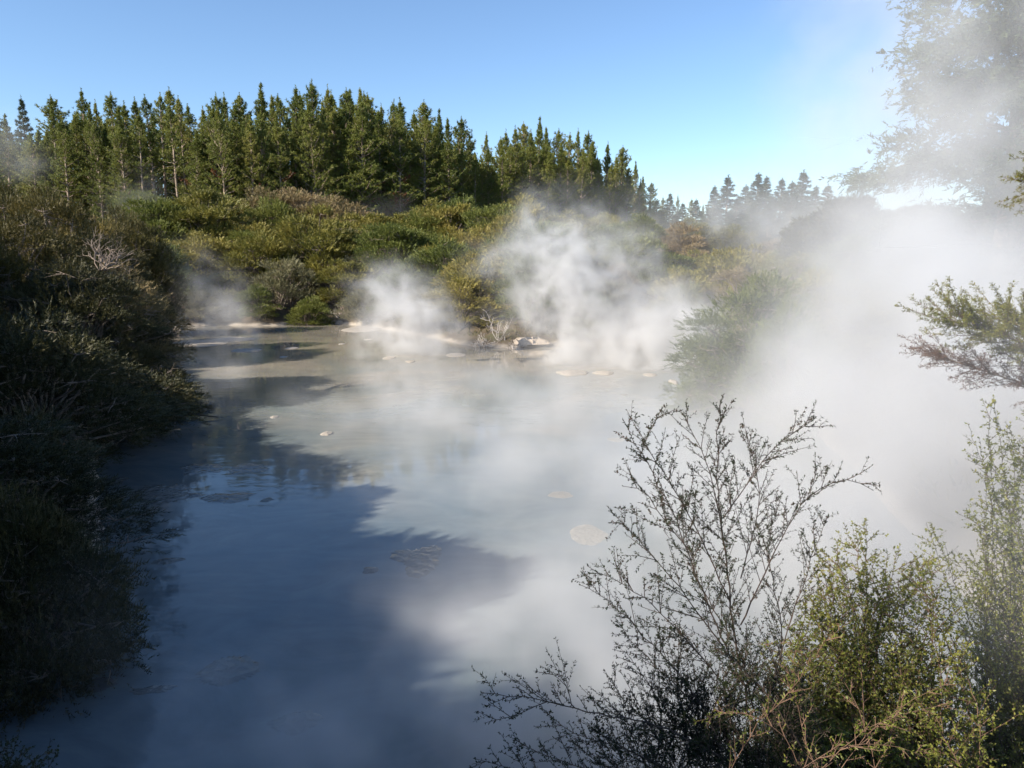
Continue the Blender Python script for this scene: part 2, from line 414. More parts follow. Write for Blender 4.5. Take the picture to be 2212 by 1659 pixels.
PATCHES = [  # px, py, half width, half height in pixels, rise, tilt, material, label
    (432, 741, 66, 9, .14, .05, 'mud', 'broad pale mud flat steaming at the far left shore'),
    (505, 733, 50, 5, .10, 0, 'mud', 'thin pale mud spit behind the steaming mud flat'),
    (532, 757, 36, 4, .16, 0, 'mud', 'low knobbly pale mud ridge just right of the steaming flat'),
    (631, 752, 14, 2.5, .10, 0, 'mud', 'flat oval of pale mud alone right of the knobbly ridge'),
    (612, 771, 9, 2, .08, 0, 'mud', 'tiny pale mud spot above the dark tree shadow'),
    (738, 743, 7, 1.8, .08, 0, 'mud', 'tiny pale mud dot far out near the back shore'),
    (841, 773, 15, 4, .12, 0, 'mud', 'ragged pale mud lump left under the smaller steam column'),
    (887, 781, 11, 3, .10, 0, 'mud', 'small pale mud disc under the smaller steam column'),
    (985, 767, 23, 5, .12, 0, 'mud', 'smooth pale mud oval left of the bleached driftwood'),
    (593, 901, 10, 2.8, .10, 0, 'mud', 'small tan mud lump alone near the shadow tip'),
    (706, 937, 14, 4.5, .14, 0, 'mud', 'tan mud lump trailing a wisp near the shadow edge'),
    (784, 711, 46, 7, .25, .1, 'mud', 'pale mud bank against the far shore left of smaller steam column'),
    (795, 733, 9, 2, .08, 0, 'mud', 'tiny mud streak in front of the pale shore bank'),
    (1236, 806, 36, 6, .30, 0, 'mud', 'churned boiling mud mound at the foot of the biggest steam column'),
    (1304, 806, 24, 4.5, .22, 0, 'mud', 'bubbling mud mound just right of the biggest boiling mound'),
    (1404, 810, 15, 4, .14, 0, 'mud', 'pale mud lump half lost in white steam'),
    (1455, 826, 11, 5, .22, 0, 'mud', 'upright mud lump near the hazy shrub at the right shore'),
    (1211, 1069, 29, 8, .03, 0, 'silt', 'round tan mud disc in the middle of the pool'),
    (1331, 950, 21, 5, .03, 0, 'silt', 'faint tan mud streak left of the bare twig tips'),
    (1349, 853, 9, 2, .06, 0, 'silt', 'faint mud dash below the pale lumps in the steam'),
    (1270, 1155, 46, 22, .03, .2, 'silt', 'wide tan mud patch at the bright end of the shadow edge'),
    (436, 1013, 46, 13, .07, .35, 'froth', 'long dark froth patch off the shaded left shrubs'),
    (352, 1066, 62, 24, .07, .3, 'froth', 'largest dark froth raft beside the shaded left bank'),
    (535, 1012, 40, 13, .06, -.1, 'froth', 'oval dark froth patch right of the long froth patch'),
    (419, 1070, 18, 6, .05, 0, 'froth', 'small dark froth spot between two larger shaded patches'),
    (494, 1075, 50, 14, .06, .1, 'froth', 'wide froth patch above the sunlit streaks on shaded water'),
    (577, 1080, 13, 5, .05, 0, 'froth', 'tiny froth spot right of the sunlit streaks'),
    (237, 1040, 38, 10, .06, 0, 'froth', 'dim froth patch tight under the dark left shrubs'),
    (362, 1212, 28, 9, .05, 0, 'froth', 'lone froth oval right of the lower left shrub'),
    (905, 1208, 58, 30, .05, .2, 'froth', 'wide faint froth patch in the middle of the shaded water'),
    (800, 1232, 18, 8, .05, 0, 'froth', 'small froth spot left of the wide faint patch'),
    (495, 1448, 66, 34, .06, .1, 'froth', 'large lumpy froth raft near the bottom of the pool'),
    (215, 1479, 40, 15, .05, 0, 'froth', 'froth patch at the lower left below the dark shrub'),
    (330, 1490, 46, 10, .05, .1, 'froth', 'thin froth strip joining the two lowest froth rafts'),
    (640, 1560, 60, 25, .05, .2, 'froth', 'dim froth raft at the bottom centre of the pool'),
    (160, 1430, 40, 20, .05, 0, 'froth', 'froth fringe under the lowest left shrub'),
]
for i, (px, py, hw, hh, rise, rot, mat, lab) in enumerate(PATCHES):
    c = on(px, py); dep = c[1] * cp + CAM_H * sp_
    ry = abs(on(px, py - hh)[1] - on(px, py + hh)[1]) / 2
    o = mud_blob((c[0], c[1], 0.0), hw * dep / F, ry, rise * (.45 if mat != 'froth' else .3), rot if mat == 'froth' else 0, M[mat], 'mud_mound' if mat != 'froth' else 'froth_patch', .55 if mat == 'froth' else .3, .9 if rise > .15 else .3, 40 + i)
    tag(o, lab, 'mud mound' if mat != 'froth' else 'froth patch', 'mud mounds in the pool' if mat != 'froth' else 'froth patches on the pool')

# ------------------------------------------------------------------ plant builders (each returns [(part name, mesh), ...])
def sprays(leaves, base, direc, length, k, leaf, width, droop=0.0, spread=.9, r=None):
    """a feathery twig of k leaves on every base point"""
    r = r or rng
    n = len(base)
    direc = unit(direc)
    side = unit(np.cross(direc, rdir(n, r)))
    up = np.cross(side, direc)
    t = (np.arange(k) + .6) / k
    for i in range(k):
        q = base + direc * (length * t[i])[:, None] if np.ndim(length) else base + direc * (length * t[i])
        q = q + np.array([0, 0, -1.0]) * (droop * t[i] ** 2)
        sgn = 1 if i % 2 else -1
        d = unit(direc * (1.0 if i < k - 1 else 3) + side * sgn * spread * r.uniform(.5, 1.2, (n, 1)) + up * r.normal(0, .35, (n, 1)))
        leaves.add(q, d, leaf * r.uniform(.7, 1.25, n), width, unit(up + rdir(n, r) * .7))

def pine(seed, H=20.0, base=.34, width=2.5, fir=False, dead=0, mat='pine', bare=False, blunt=False):
    r = np.random.default_rng(seed)
    lv, rust, tb, db = Leaves(), Leaves(), [], []
    k = 10
    tz = np.linspace(0, H * .985, k)
    lean = np.cumsum(r.normal(0, .05, (k, 2)), 0) * H / 40
    lean -= lean[0]
    trunk = np.c_[lean, tz]
    tb.append((np.vstack([trunk[0] - [0, 0, .8], trunk]), np.r_[.27, .26 * (1 - np.linspace(0, 1, k)) ** .8 + .015] * H / 20))
    tp = lambda z: np.array([np.interp(z, tz, trunk[:, 0]), np.interp(z, tz, trunk[:, 1]), z])
    zb = base * H
    z = zb
    lump = r.uniform(.72, 1.18, 10)
    while z < H - .25:
        t = (z - zb) / (H - zb)
        shape = max(0.0, 1 - t / (.97 if fir else .93)) ** (.95 if fir else .42 if blunt else .64) * min(1, .7 + 1.2 * t) * (1 if fir else lump[int(t * 9.99)])
        L0 = width * shape + .16
        elev = (-.15 + .5 * t) if fir else (.12 + 1.0 * t ** 1.4)
        a0 = r.uniform(0, 6.28)
        nb = r.integers(4, 7)
        for b in range(nb):
            if r.uniform() < .1: continue
            a = a0 + b * 6.283 / nb + r.normal(0, .3)
            L = L0 * r.uniform(.6, 1.3); e = elev + r.normal(0, .16)
            d = np.array([math.cos(a) * math.cos(e), math.sin(a) * math.cos(e), math.sin(e)])
            p0 = tp(z + r.uniform(-.2, .2))
            tt = np.linspace(0, 1, 4)[:, None]
            P = p0 + d * L * tt + np.array([0, 0, 1]) * (tt ** 2) * L * (.05 if fir else .22)
            tb.append((P, np.linspace(.05, .012, 4) * (L / 2 + .4)))
            nt_ = int(4 + L * (10 if fir else 8))
            u = r.uniform(.22, 1.05, nt_) ** .8
            q = np.stack([np.interp(u, tt[:, 0], P[:, i]) for i in range(3)], 1)
            sd = unit(np.cross(d, [0, 0, 1.0])) * r.normal(0, .27 * L ** .8, (nt_, 1)) * (1.1 - .5 * u[:, None])
            q = q + sd + np.array([0, 0, 1]) * r.normal(.04, .07, (nt_, 1))
            td = unit(d * .8 + unit(sd + 1e-6) * .35 + np.array([0, 0, .1 if fir else .65]))
            dst = rust if (dead and t < .5 and r.uniform() < dead) else lv
            for j in range(9):
                dd = unit(td * .8 + rdir(nt_, r) * .95)
                dst.add(q + rdir(nt_, r) * .06, dd, r.uniform(.2, .44, nt_), r.uniform(.05, .09, nt_))
        z += r.uniform(.55, .95) * (1 if not fir else .7) * (1.2 - .5 * t)
    for zz in np.arange(H - 2.6, H + .45, .13):                      # the leader, a thin bottle brush
        q = np.tile(tp(min(zz, H * .985)) * [1, 1, 0] + [0, 0, zz], (5, 1))
        lv.add(q, unit(rdir(5, r) + [0, 0, .9]), r.uniform(.15, .30, 5), .09)
    for zz in np.arange(1.2, zb + 1.2, .42):                        # dead lower branches
        for b in range(2 if not bare else 3):
            a, L = r.uniform(0, 6.28), r.uniform(.3, 1.7)
            d = np.array([math.cos(a), math.sin(a), r.uniform(-.3, .35)])
            p0 = tp(zz + r.uniform(-.3, .3))
            db.append((bent(p0, p0 + d * L, 4, .1, r), np.linspace(.028, .008, 4)))
    parts = [('trunk', tubes('pine_trunk', tb[:1], M['bark'], 8)), ('crown', lv.mesh('pine_crown', M[mat])), ('limbs', tubes('pine_limbs', tb[1:], M['bark'], 3)),
             ('dead_branches', tubes('pine_dead_branches', db, M['bark'], 3))]
    if rust.b: parts.append(('dead_needles', rust.mesh('pine_dead_needles', M['rust'])))
    return parts

def shrub(seed, h=4.0, rad=2.6, lobes=56, per=66, k=8, leaf=.12, width=.046, slen=.34, mat='olive', flat=.45, droop=0.0, low=.15, stem_r=.05, twig='twig', out=.7):
    """multi-stemmed bush of flattened leaf pads"""
    r = np.random.default_rng(seed)
    lv, tb = Leaves(), []
    C = []
    for i in range(lobes):
        a = r.uniform(0, 6.283); rr = math.sqrt(r.uniform(0.02, 1)); zz = r.uniform(low, 1)
        lim = math.sqrt(max(0.05, 1 - (max(0, zz - .35) / .72) ** 2))
        C.append([math.cos(a) * rr * lim * rad * .86, math.sin(a) * rr * lim * rad * .86, zz * h * (1 - .22 * rr) * r.uniform(.85, 1.05)])
    C = np.array(C)
    S = [np.array([r.normal(0, .25), r.normal(0, .25), -.4]) for _ in range(5)]
    for c in C:
        s0 = S[r.integers(5)]
        mid = s0 + (c - s0) * .5 + np.array([0, 0, .12 * h]); mid[:2] -= c[:2] * .15
        P = smooth_line([s0, mid, c], 3)
        P[1:-1] += r.normal(0, .05 * rad, (len(P) - 2, 3)) * .6
        tb.append((P, np.linspace(stem_r, stem_r * .22, len(P))))
        lr = r.uniform(.15, .34) * rad
        q = rdir(per, r) * (r.uniform(.25, 1, (per, 1)) ** .45)
        q[:, 2] = np.where(q[:, 2] < -.35, -q[:, 2] * .5, q[:, 2])
        outw = c / np.array([rad, rad, h]); outw[2] *= .6
        d = unit(q * [1, 1, .8] * .8 + outw * out + np.array([0, 0, .35 - droop]) + rdir(per, r) * .45)
        sprays(lv, c + q * lr * [1, 1, flat], d, slen * r.uniform(.6, 1.3, per), k, leaf, width, droop * slen * .8, r=r)
        for j in range(4):
            tb.append((bent(c, c + q[j] * lr * [1, 1, flat], 3, .1, r), np.linspace(stem_r * .25, stem_r * .08, 3)))
    return [('crown', lv.mesh('shrub_crown', M[mat])), ('stems', tubes('shrub_stems', tb, M[twig], 4))]

def bare_shrub(seed, h=2.5, rad=1.5, n=9, mat='dead', r0=.06):
    r = np.random.default_rng(seed); tb = []
    def grow(p, d, L, rr, lev):
        q = p + d * L
        P = bent(p, q, 5, .18, r); tb.append((P, np.linspace(rr, rr * .45, 5)))
        if lev <= 0: return
        for _ in range(r.integers(2, 5)):
            i = r.integers(2, 5)
            grow(P[i], unit(d * .8 + rdir(1, r)[0] * .8 + np.array([0, 0, .1])), L * r.uniform(.4, .7), rr * .5, lev - 1)
    for i in range(n):
        a = r.uniform(0, 6.28); s = r.uniform(.2, 1)
        grow(np.array([r.normal(0, .12), r.normal(0, .12), -.15]), unit(np.array([math.cos(a) * s * rad, math.sin(a) * s * rad, h * r.uniform(.4, 1)])), h * r.uniform(.35, .7), r0 * r.uniform(.5, 1), 2)
    return [('stems', tubes('dead_stems', tb, M[mat], 5))]

# ------------------------------------------------------------------ pine plantation on the plateau
PINES = [pine(1, 20, .16, 3.4), pine(2, 20, .12, 3.0, dead=.08), pine(3, 20, .2, 3.7, blunt=True), pine(4, 20, .08, 3.3), pine(5, 20, .14, 2.8, dead=.07), pine(6, 20, .18, 3.5, blunt=True), pine(7, 20, .5, 3.0, bare=True), pine(8, 20, .22, 3.1), pine(9, 20, .10, 3.8, dead=.04), pine(10, 20, .25, 3.2, blunt=True)]
TOPS = [(-70, 215), (-25, 225), (2, 242), (110, 226), (133, 205), (175, 190), (205, 214), (238, 195), (262, 215), (290, 208), (318, 203), (340, 198), (365, 188), (388, 205), (415, 222), (436, 228), (460, 198),
        (482, 198), (503, 214), (522, 200), (562, 178), (582, 202), (606, 203), (632, 183), (652, 194), (677, 171), (708, 181), (724, 195), (738, 188), (757, 189), (776, 189), (791, 200), (807, 194),
        (830, 222), (851, 214), (872, 210), (891, 236), (922, 213), (946, 234), (966, 254), (995, 249), (1021, 284), (1050, 283), (1074, 292), (1091, 279), (1115, 270), (1133, 262), (1163, 251), (1181, 272), (1209, 276),
        (1229, 285), (1252, 275), (1270, 281), (1291, 300), (1309, 304), (1345, 313), (1374, 346), (1390, 380), (1405, 392), (1434, 424), (1464, 419), (1490, 428), (1520, 440)]
def edge_depth(px): return float(np.interp(px, [-100, 200, 400, 700, 1000, 1200, 1400, 1550], [116, 112, 108, 112, 122, 134, 165, 210]))
pine_sites = []
for i, (px, py) in enumerate(TOPS):
    d = edge_depth(px) + [0, 3.5, 7, 1.5, 5][i % 5] * 1.3
    p = at(px, py, d); pine_sites.append(('skyline', px, p, i))
for i, px in enumerate(np.arange(70, 1440, 21.5)):                    # the lit front edge, lower than the skyline behind it
    px = px + rng.uniform(-8, 8)
    if 285 < px < 405 and i % 2: continue
    ytop = np.interp(px, [t[0] for t in TOPS], [t[1] for t in TOPS]) + rng.uniform(22, 75) * np.interp(px, [900, 1400], [1, .6])
    d = edge_depth(px) - rng.uniform(2.5, 6)
    pine_sites.append(('front', px, at(px, ytop, d), i))
for row in ('skyline', 'front'):
    sites = sorted([s for s in pine_sites if s[0] == row], key=lambda s: s[1])
    n = 0
    for (_, px, p, i) in sites:
        z0 = gz(p[0], p[1]); hgt = max(6.0, p[2] - z0)
        bare = 290 < px < 400
        k = 6 if bare else [0, 1, 2, 3, 4, 5, 7, 8, 9][(i * 5 + (2 if row == 'front' else 0)) % 9]
        s = hgt / 20.4
        w = s * rng.uniform(.82, 1.22)
        if px > -20: n += 1
        where = ordinal(max(n, 1)) + ' from the left'
        if px <= -20: where = 'just outside the picture to the left' if px > -40 else 'farther outside the picture to the left'
        if row == 'skyline': lab = ('pine with long bare trunk reaching the skyline, ' if bare else 'tall dark green pine reaching the skyline, ') + where
        else: lab = ('bare-trunked pine in the lower front row of the plantation, ' if bare else 'shorter pine in the lower front row of the plantation, ') + where
        place(PINES[k], 'pine_tree', lab, 'pine tree', (p[0], p[1], z0 - .1), rng.uniform(0, 6.28), (w, w, s), 'plantation pines behind the pool', (rng.normal(0, .02), rng.normal(0, .02)))

# the rest of the plantation behind the front rows, a dark mass only glimpsed between the trunks
def far_wood():
    lv, tb = Leaves(), []
    r = np.random.default_rng(77)
    for px in np.arange(-80, 1500, 17):
        for _ in range(3):
            x = px + r.uniform(-9, 9); d = edge_depth(x) + r.uniform(11, 34)
            ytop = np.interp(x, [t[0] for t in TOPS], [t[1] for t in TOPS]) + r.uniform(45, 90)
            p = at(x, ytop, d); z0 = gz(p[0], p[1]); h = p[2] - z0
            tb.append((np.array([[p[0], p[1], z0 - .5], [p[0], p[1], z0 + h * .97]]), np.array([.2, .03])))
            m = 700
            t = r.uniform(.0, 1, m); a = r.uniform(0, 6.28, m); rr = 2.2 * (1 - t) ** .6 * r.uniform(.3, 1, m)
            q = np.c_[p[0] + np.cos(a) * rr, p[1] + np.sin(a) * rr, z0 + h * t]
            lv.add(q, unit(rdir(m, r) + [0, 0, .4]), r.uniform(.5, .9, m), .28)
    e = bpy.data.objects.new('far_pine_wood', None); col.objects.link(e)
    e.location = (0, 0, 0); e['kind'] = 'stuff'
    tag(e, 'dim interior of the pine plantation behind its front rows', 'wood')
    add_mesh('foliage', lv.mesh('far_wood_foliage', M['pine']), e)['kind'] = 'stuff'
    add_mesh('trunks', tubes('far_wood_trunks', tb, M['bark'], 5), e)['kind'] = 'stuff'
far_wood()

# conifers to the right, seen through steam
FIRS = [pine(21, 16, .12, 3.1, fir=True, mat='fir'), pine(22, 16, .10, 2.6, fir=True, mat='fir'), pine(23, 16, .14, 3.5, fir=True, mat='fir')]
FIR_SITES = [(1447, 418, 150, 1, 'narrow fir just right of the last plantation pine'), (1505, 430, 140, 0, 'low fir left of the spired fir in thin steam'), (1545, 402, 128, 1, 'slim fir tucked against the left side of the spired fir'),
             (1572, 379, 118, 0, 'spired conical fir standing clear in thin steam'), (1612, 400, 122, 2, 'broad hazy fir right of the spired fir'), (1637, 374, 116, 1, 'tall hazy fir with twin tip in thin steam'),
             (1656, 381, 121, 1, 'slim fir behind the tall twin-tipped fir'), (1690, 386, 108, 2, 'bushy green fir left of the pointed hazy fir'), (1735, 368, 118, 0, 'pointed pale fir fading into the steam'),
             (1712, 392, 104, 2, 'fir in front of the pointed pale fir'), (1762, 402, 112, 1, 'faint fir right of the pointed pale fir'), (1790, 398, 112, 0, 'faint small fir near the round hazy tree'), (1660, 440, 92, 0, 'half dead brown fir standing low before the hazy firs')]
FIR_SITES += [(1420, 432, 150, 2, 'small fir closing the gap left of the narrow fir'), (1475, 438, 150, 0, 'small fir right of the narrow fir'), (1530, 446, 126, 2, 'squat fir before the slim fir'), (1592, 428, 112, 2, 'squat fir before the broad hazy fir'),
              (1625, 436, 104, 1, 'low slim fir at the foot of the twin-tipped fir'), (1740, 428, 100, 2, 'squat faint fir below the pointed pale fir'), (1785, 432, 98, 2, 'squat faint fir right of the pointed pale fir'), (1820, 420, 100, 0, 'faint fir at the edge of the thick steam')]
for j, (px, py, d, k, lab) in enumerate(FIR_SITES):
    p = at(px, py, d); z0 = gz(p[0], p[1]); s = (p[2] - z0) / 16.3
    place(FIRS[k], 'fir_tree', lab, 'fir tree', (p[0], p[1], z0), j * 1.3, (s * 1.75, s * 1.75, s), 'firs in thin steam')
p = at(45, 208, 150); z0 = gz(p[0], p[1]); s = (p[2] - z0) / 16.3
place(FIRS[0], 'fir_tree', 'lone open-branched fir above the plantation edge at far left', 'fir tree', (p[0], p[1], z0), .4, (s * .8, s * .8, s))
p = at(20, 285, 140); z0 = gz(p[0], p[1]); s = (p[2] - z0) / 16.3
place(FIRS[2], 'fir_tree', 'rounded bluish fir low at the far left skyline', 'fir tree', (p[0], p[1], z0), 2.4, (s, s, s))

# ------------------------------------------------------------------ scrub on the far bank, set out in rows up the slope
SCRUB = {'olive': [shrub(31, mat='olive'), shrub(32, 4.2, 2.4, 52, 66, mat='olive')], 'green': [shrub(33, mat='green'), shrub(34, 4.4, 2.7, 60, 64, mat='green')],
         'brown': [shrub(35, 4.6, 2.8, 64, 66, mat='brown', slen=.35), shrub(36, 4.2, 2.6, 58, 66, mat='brown', slen=.35)],
         'grey': [shrub(37, 3.8, 2.5, 52, 56, mat='grey', slen=.45)]}
LOOK = {'olive': 'olive-green scrub bush', 'green': 'deep green scrub bush', 'brown': 'brownish faded scrub bush', 'grey': 'grey-green scrub bush'}
SHX, SHD = [p[0] for p in SHORE_PX[:14]], [on(*p)[1] for p in SHORE_PX[:14]]
def shore_y(px): return float(np.interp(px, [300] + SHX + [1800], [70] + SHD + [40]))
r2 = np.random.default_rng(3)
row = 0
off = .35
while off < 75:
    row += 1
    px, n = 322 + r2.uniform(-20, 20), 0
    while px < 1860:
        y = shore_y(px) + off + r2.uniform(-1.3, 1.3)
        d = y * cp
        if not (row == 1 and 1035 < px < 1195) and d < edge_depth(px) - 5.5 and not (off > 52 and px < 1350) and not (px > 1500 and off > 60):
            x = (px - CX) / F * d
            z0 = gz(x, y)
            far_brown = math.hypot((px - 680) / 120, (off - 29) / 6.5) < 1
            u = r2.uniform()
            if far_brown: kind = 'brown'
            elif row <= 2: kind = 'grey' if u < .35 else ('olive' if u < .6 else 'green')
            elif px > 1380: kind = 'brown' if u < .1 else ('olive' if u < .7 else 'grey' if u < .85 else 'green')
            else: kind = 'olive' if u < .45 else ('green' if u < .85 else ('grey' if u < .95 else 'brown'))
            pr = SCRUB[kind]; s = r2.uniform(.9, 1.5) * (.72 if row == 1 else 1.0 if row == 2 else 1.2) * (1.3 if far_brown else 1.18 if 430 < px < 820 and 6 < off < 30 else 1) * float(np.interp(px, [1150, 1400], [1, .62])) * (.78 if d > edge_depth(px) - 16 and not far_brown else 1)
            n += 1
            place(pr[r2.integers(len(pr))], 'scrub_bush', f'{LOOK[kind]} in the {ordinal(row)} row above the far shore, {ordinal(n)} from the left', 'bush',
                  (x, y, z0 - .15), r2.uniform(0, 6.28), (s * 1.12, s * 1.12, s * r2.uniform(.85, 1.15)), 'scrub bushes on the far bank')
        px += r2.uniform(4.4, 6.4) * F / d
    off += 4.6 if off < 40 else 6.5

# ------------------------------------------------------------------ shrubs on the shaded left bank
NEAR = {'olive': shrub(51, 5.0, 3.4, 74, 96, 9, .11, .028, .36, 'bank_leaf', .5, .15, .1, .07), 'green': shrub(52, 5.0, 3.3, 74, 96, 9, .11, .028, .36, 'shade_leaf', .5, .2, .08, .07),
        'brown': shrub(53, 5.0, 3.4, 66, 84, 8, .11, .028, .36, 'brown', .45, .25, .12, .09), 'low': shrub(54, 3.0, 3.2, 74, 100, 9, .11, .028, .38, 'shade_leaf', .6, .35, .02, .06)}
LEFT = [  # px, top py, depth, width scale, kind, label
    (18, 1045, 10.6, .52, 'low', 'dark feathery shrub hanging over the water at lower left'),
    (-60, 830, 12.5, .75, 'green', 'black-green shrub filling the left edge above the lowest shrub'),
    (205, 760, 25.0, 1.0, 'low', 'shaded shrub drooping to the water at the left bank point'),
    (318, 770, 28.5, .68, 'olive', 'sunlit feathery shrub at the tip of the left bank point'),
    (95, 690, 20.0, .9, 'green', 'deeply shaded shrub left of the drooping point shrub'),
    (10, 600, 17.0, .85, 'green', 'dark shrub at the left edge halfway up the bank'),
    (255, 640, 33.0, .72, 'green', 'dark shrub above the sunlit point shrub'),
    (215, 512, 31.5, .9, 'brown', 'brown-topped shrub with a sunlit crown and tangled dead branches'),
    (150, 520, 28.0, .9, 'green', 'shadowed shrub left of the brown-topped shrub'),
    (290, 600, 42.0, .8, 'green', 'shrub behind the dead branches near the far left water'),
    (20, 425, 30.0, .95, 'olive', 'tall dark shrub at the left edge under the sunlit crest'),
    (95, 372, 40.0, 1.0, 'olive', 'sunlit golden crest shrub high on the left bank'),
    (10, 372, 43.0, 1.0, 'olive', 'sunlit shrub at the very left below the plantation'),
    (185, 430, 45.0, 1.0, 'olive', 'golden olive shrub right of the crest shrub'),
    (255, 425, 56.0, 1.0, 'olive', 'rounded shrub below the bare pine trunks at left'),
    (215, 465, 40.0, .85, 'green', 'green shrub below the golden olive shrub'),
    (310, 470, 58.0, .9, 'olive', 'olive shrub at the left end of the far bank'),
    (275, 560, 52.0, .8, 'green', 'shaded shrub at the back corner of the left bank'),
    (262, 690, 52.0, .55, 'low', 'low dark shrub at the far left waterline'),
]
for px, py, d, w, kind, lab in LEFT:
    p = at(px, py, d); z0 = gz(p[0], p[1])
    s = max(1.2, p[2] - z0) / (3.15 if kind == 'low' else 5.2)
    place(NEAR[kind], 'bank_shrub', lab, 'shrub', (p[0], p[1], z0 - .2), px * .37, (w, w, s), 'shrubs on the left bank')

# tall kanuka trees on the bank left of and behind the viewer, whose shade falls over the near water
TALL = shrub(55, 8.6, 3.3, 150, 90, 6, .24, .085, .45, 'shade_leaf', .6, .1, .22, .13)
SHADE = [(-16.0, 3.0, 1.0), (-18.6, 6.6, 1.0), (-21.3, 10.6, .98), (-23.6, 14.4, .7), (-26.4, 18.0, .82), (-26.4, 24.5, 1.05), (-13.2, -.8, 1.0), (-10.6, -4.6, 1.05), (-8.2, -8.6, 1.1),
         (-20.5, 1.5, 1.05), (-23.5, 6.2, 1.05), (-26.5, 11.5, 1.05), (-30.0, 16.0, .9), (-17.0, -4.0, 1.1), (-13.5, -8.5, 1.15), (-31.5, 23.0, 1.05), (-14.6, 11.4, .7), (-17.4, 14.8, .72), (-19.6, 18.6, .66), (-21.8, 22.4, .62), (-12.6, 7.0, .85),
         (-33.0, 28.0, 1.0), (-36.0, 33.5, .6), (-35.5, 21.0, 1.0), (-6.6, -2.3, .80), (-41.0, 30.0, .75), (-27.2, 27.6, .8), (-30.5, 31.5, .75), (-20.5, 14.2, .70), (-24.5, 20.5, .78), (-22.3, 17.3, .66)]
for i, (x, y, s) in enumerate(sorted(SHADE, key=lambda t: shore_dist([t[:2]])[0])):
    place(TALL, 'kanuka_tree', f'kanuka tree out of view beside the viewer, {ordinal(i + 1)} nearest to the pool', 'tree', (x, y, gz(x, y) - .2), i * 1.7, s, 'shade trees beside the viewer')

# ------------------------------------------------------------------ right bank: hazy shrubs at the water and the big tree above
RIGHT = [(1640, 575, 29.0, 1.05, 'green', 'hazy rounded shrub at the right shore'), (1715, 640, 26.0, .55, 'green', 'green tuft shrub low on the right of the hazy shore shrub'), (1585, 690, 31.5, .7, 'low', 'low hazy shrub leaning over the water at the right shore'),
         (1760, 560, 34.0, 1.0, 'olive', 'pale shrub behind the hazy shore shrub'), (1870, 600, 34.0, 1.1, 'olive', 'very faint shrub deep in the right steam'), (1620, 545, 48.0, 1.0, 'brown', 'brownish shrub above the hazy shore shrub'),
         (1720, 530, 52.0, 1.1, 'olive', 'hazy olive shrub below the pointed pale fir'), (1840, 500, 55.0, 1.2, 'green', 'faint tall shrub left of the big tree'), (1960, 560, 42.0, 1.2, 'green', 'faint shrub at the foot of the big tree')]
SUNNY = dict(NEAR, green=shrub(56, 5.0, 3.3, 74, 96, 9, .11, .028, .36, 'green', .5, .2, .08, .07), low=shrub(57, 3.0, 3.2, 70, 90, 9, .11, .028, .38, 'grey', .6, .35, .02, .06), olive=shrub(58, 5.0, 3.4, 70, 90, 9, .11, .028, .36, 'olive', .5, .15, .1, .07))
for px, py, d, w, kind, lab in RIGHT:
    p = at(px, py, d); z0 = gz(p[0], p[1])
    s = max(1.2, p[2] - z0) / (3.15 if kind == 'low' else 5.2)
    place(SUNNY[kind], 'bank_shrub', lab, 'shrub', (p[0], p[1], z0 - .2), px * .53, (w, w, s), 'shrubs on the right bank')

def big_tree():
    r = np.random.default_rng(91)
    base = at(2170, 540, 40.0); base[2] = gz(base[0], base[1])
    H = 26.0
    lv, tb = Leaves(), []
    trunk = bent([0, 0, -.5], [.6, 0, H], 8, .02, r)
    tb.append((trunk, np.linspace(.75, .12, 8)))
    for i in range(84):
        z = r.uniform(2.5, H * .98)
        L = 8.2 * (1 - (z / H) ** 1.7 * .55) * r.uniform(.45, 1.1)
        a = r.uniform(0, 6.28)
        p0 = np.array([.6 * z / H, 0, z])
        d = np.array([math.cos(a), math.sin(a), r.uniform(-.05, .35)])
        P = smooth_line([p0, p0 + d * L * .5, p0 + d * L + [0, 0, -L * .10]], 4)
        P[1:] += r.normal(0, .12, (len(P) - 1, 3))
        tb.append((P, np.linspace(.13, .02, len(P))))
        for u in np.linspace(.3, 1, 6):
            c = np.array([np.interp(u, np.linspace(0, 1, len(P)), P[:, k]) for k in range(3)]) + r.normal(0, .35, 3)
            per = 72
            q = r.normal(size=(per, 3)) * [.7, .7, .30]
            sprays(lv, c + q, unit(d * .7 + rdir(per, r) * .6 + [0, 0, -.25]), .45, 5, .28, .105, .12, r=r)
    place([('trunk', tubes('big_trunk', tb[:1], M['bark'], 10)), ('crown', lv.mesh('big_crown', M['fir'])), ('limbs', tubes('big_limbs', tb[1:], M['twig'], 5))],
          'conifer_tree', 'huge hazy tree with layered drooping branches at the upper right', 'tree', base)
big_tree()
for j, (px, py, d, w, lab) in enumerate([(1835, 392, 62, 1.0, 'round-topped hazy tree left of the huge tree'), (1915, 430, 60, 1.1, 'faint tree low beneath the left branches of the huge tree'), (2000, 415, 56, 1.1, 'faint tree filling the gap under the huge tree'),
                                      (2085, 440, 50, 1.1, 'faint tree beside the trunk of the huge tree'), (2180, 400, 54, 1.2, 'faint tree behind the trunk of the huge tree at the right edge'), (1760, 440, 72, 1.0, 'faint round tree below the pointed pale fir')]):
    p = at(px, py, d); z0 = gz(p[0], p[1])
    place(TALL, 'kanuka_tree', lab, 'tree', (p[0], p[1], z0), j * 1.1, (w, w, (p[2] - z0) / 8.8), 'hazy trees on the right bank')

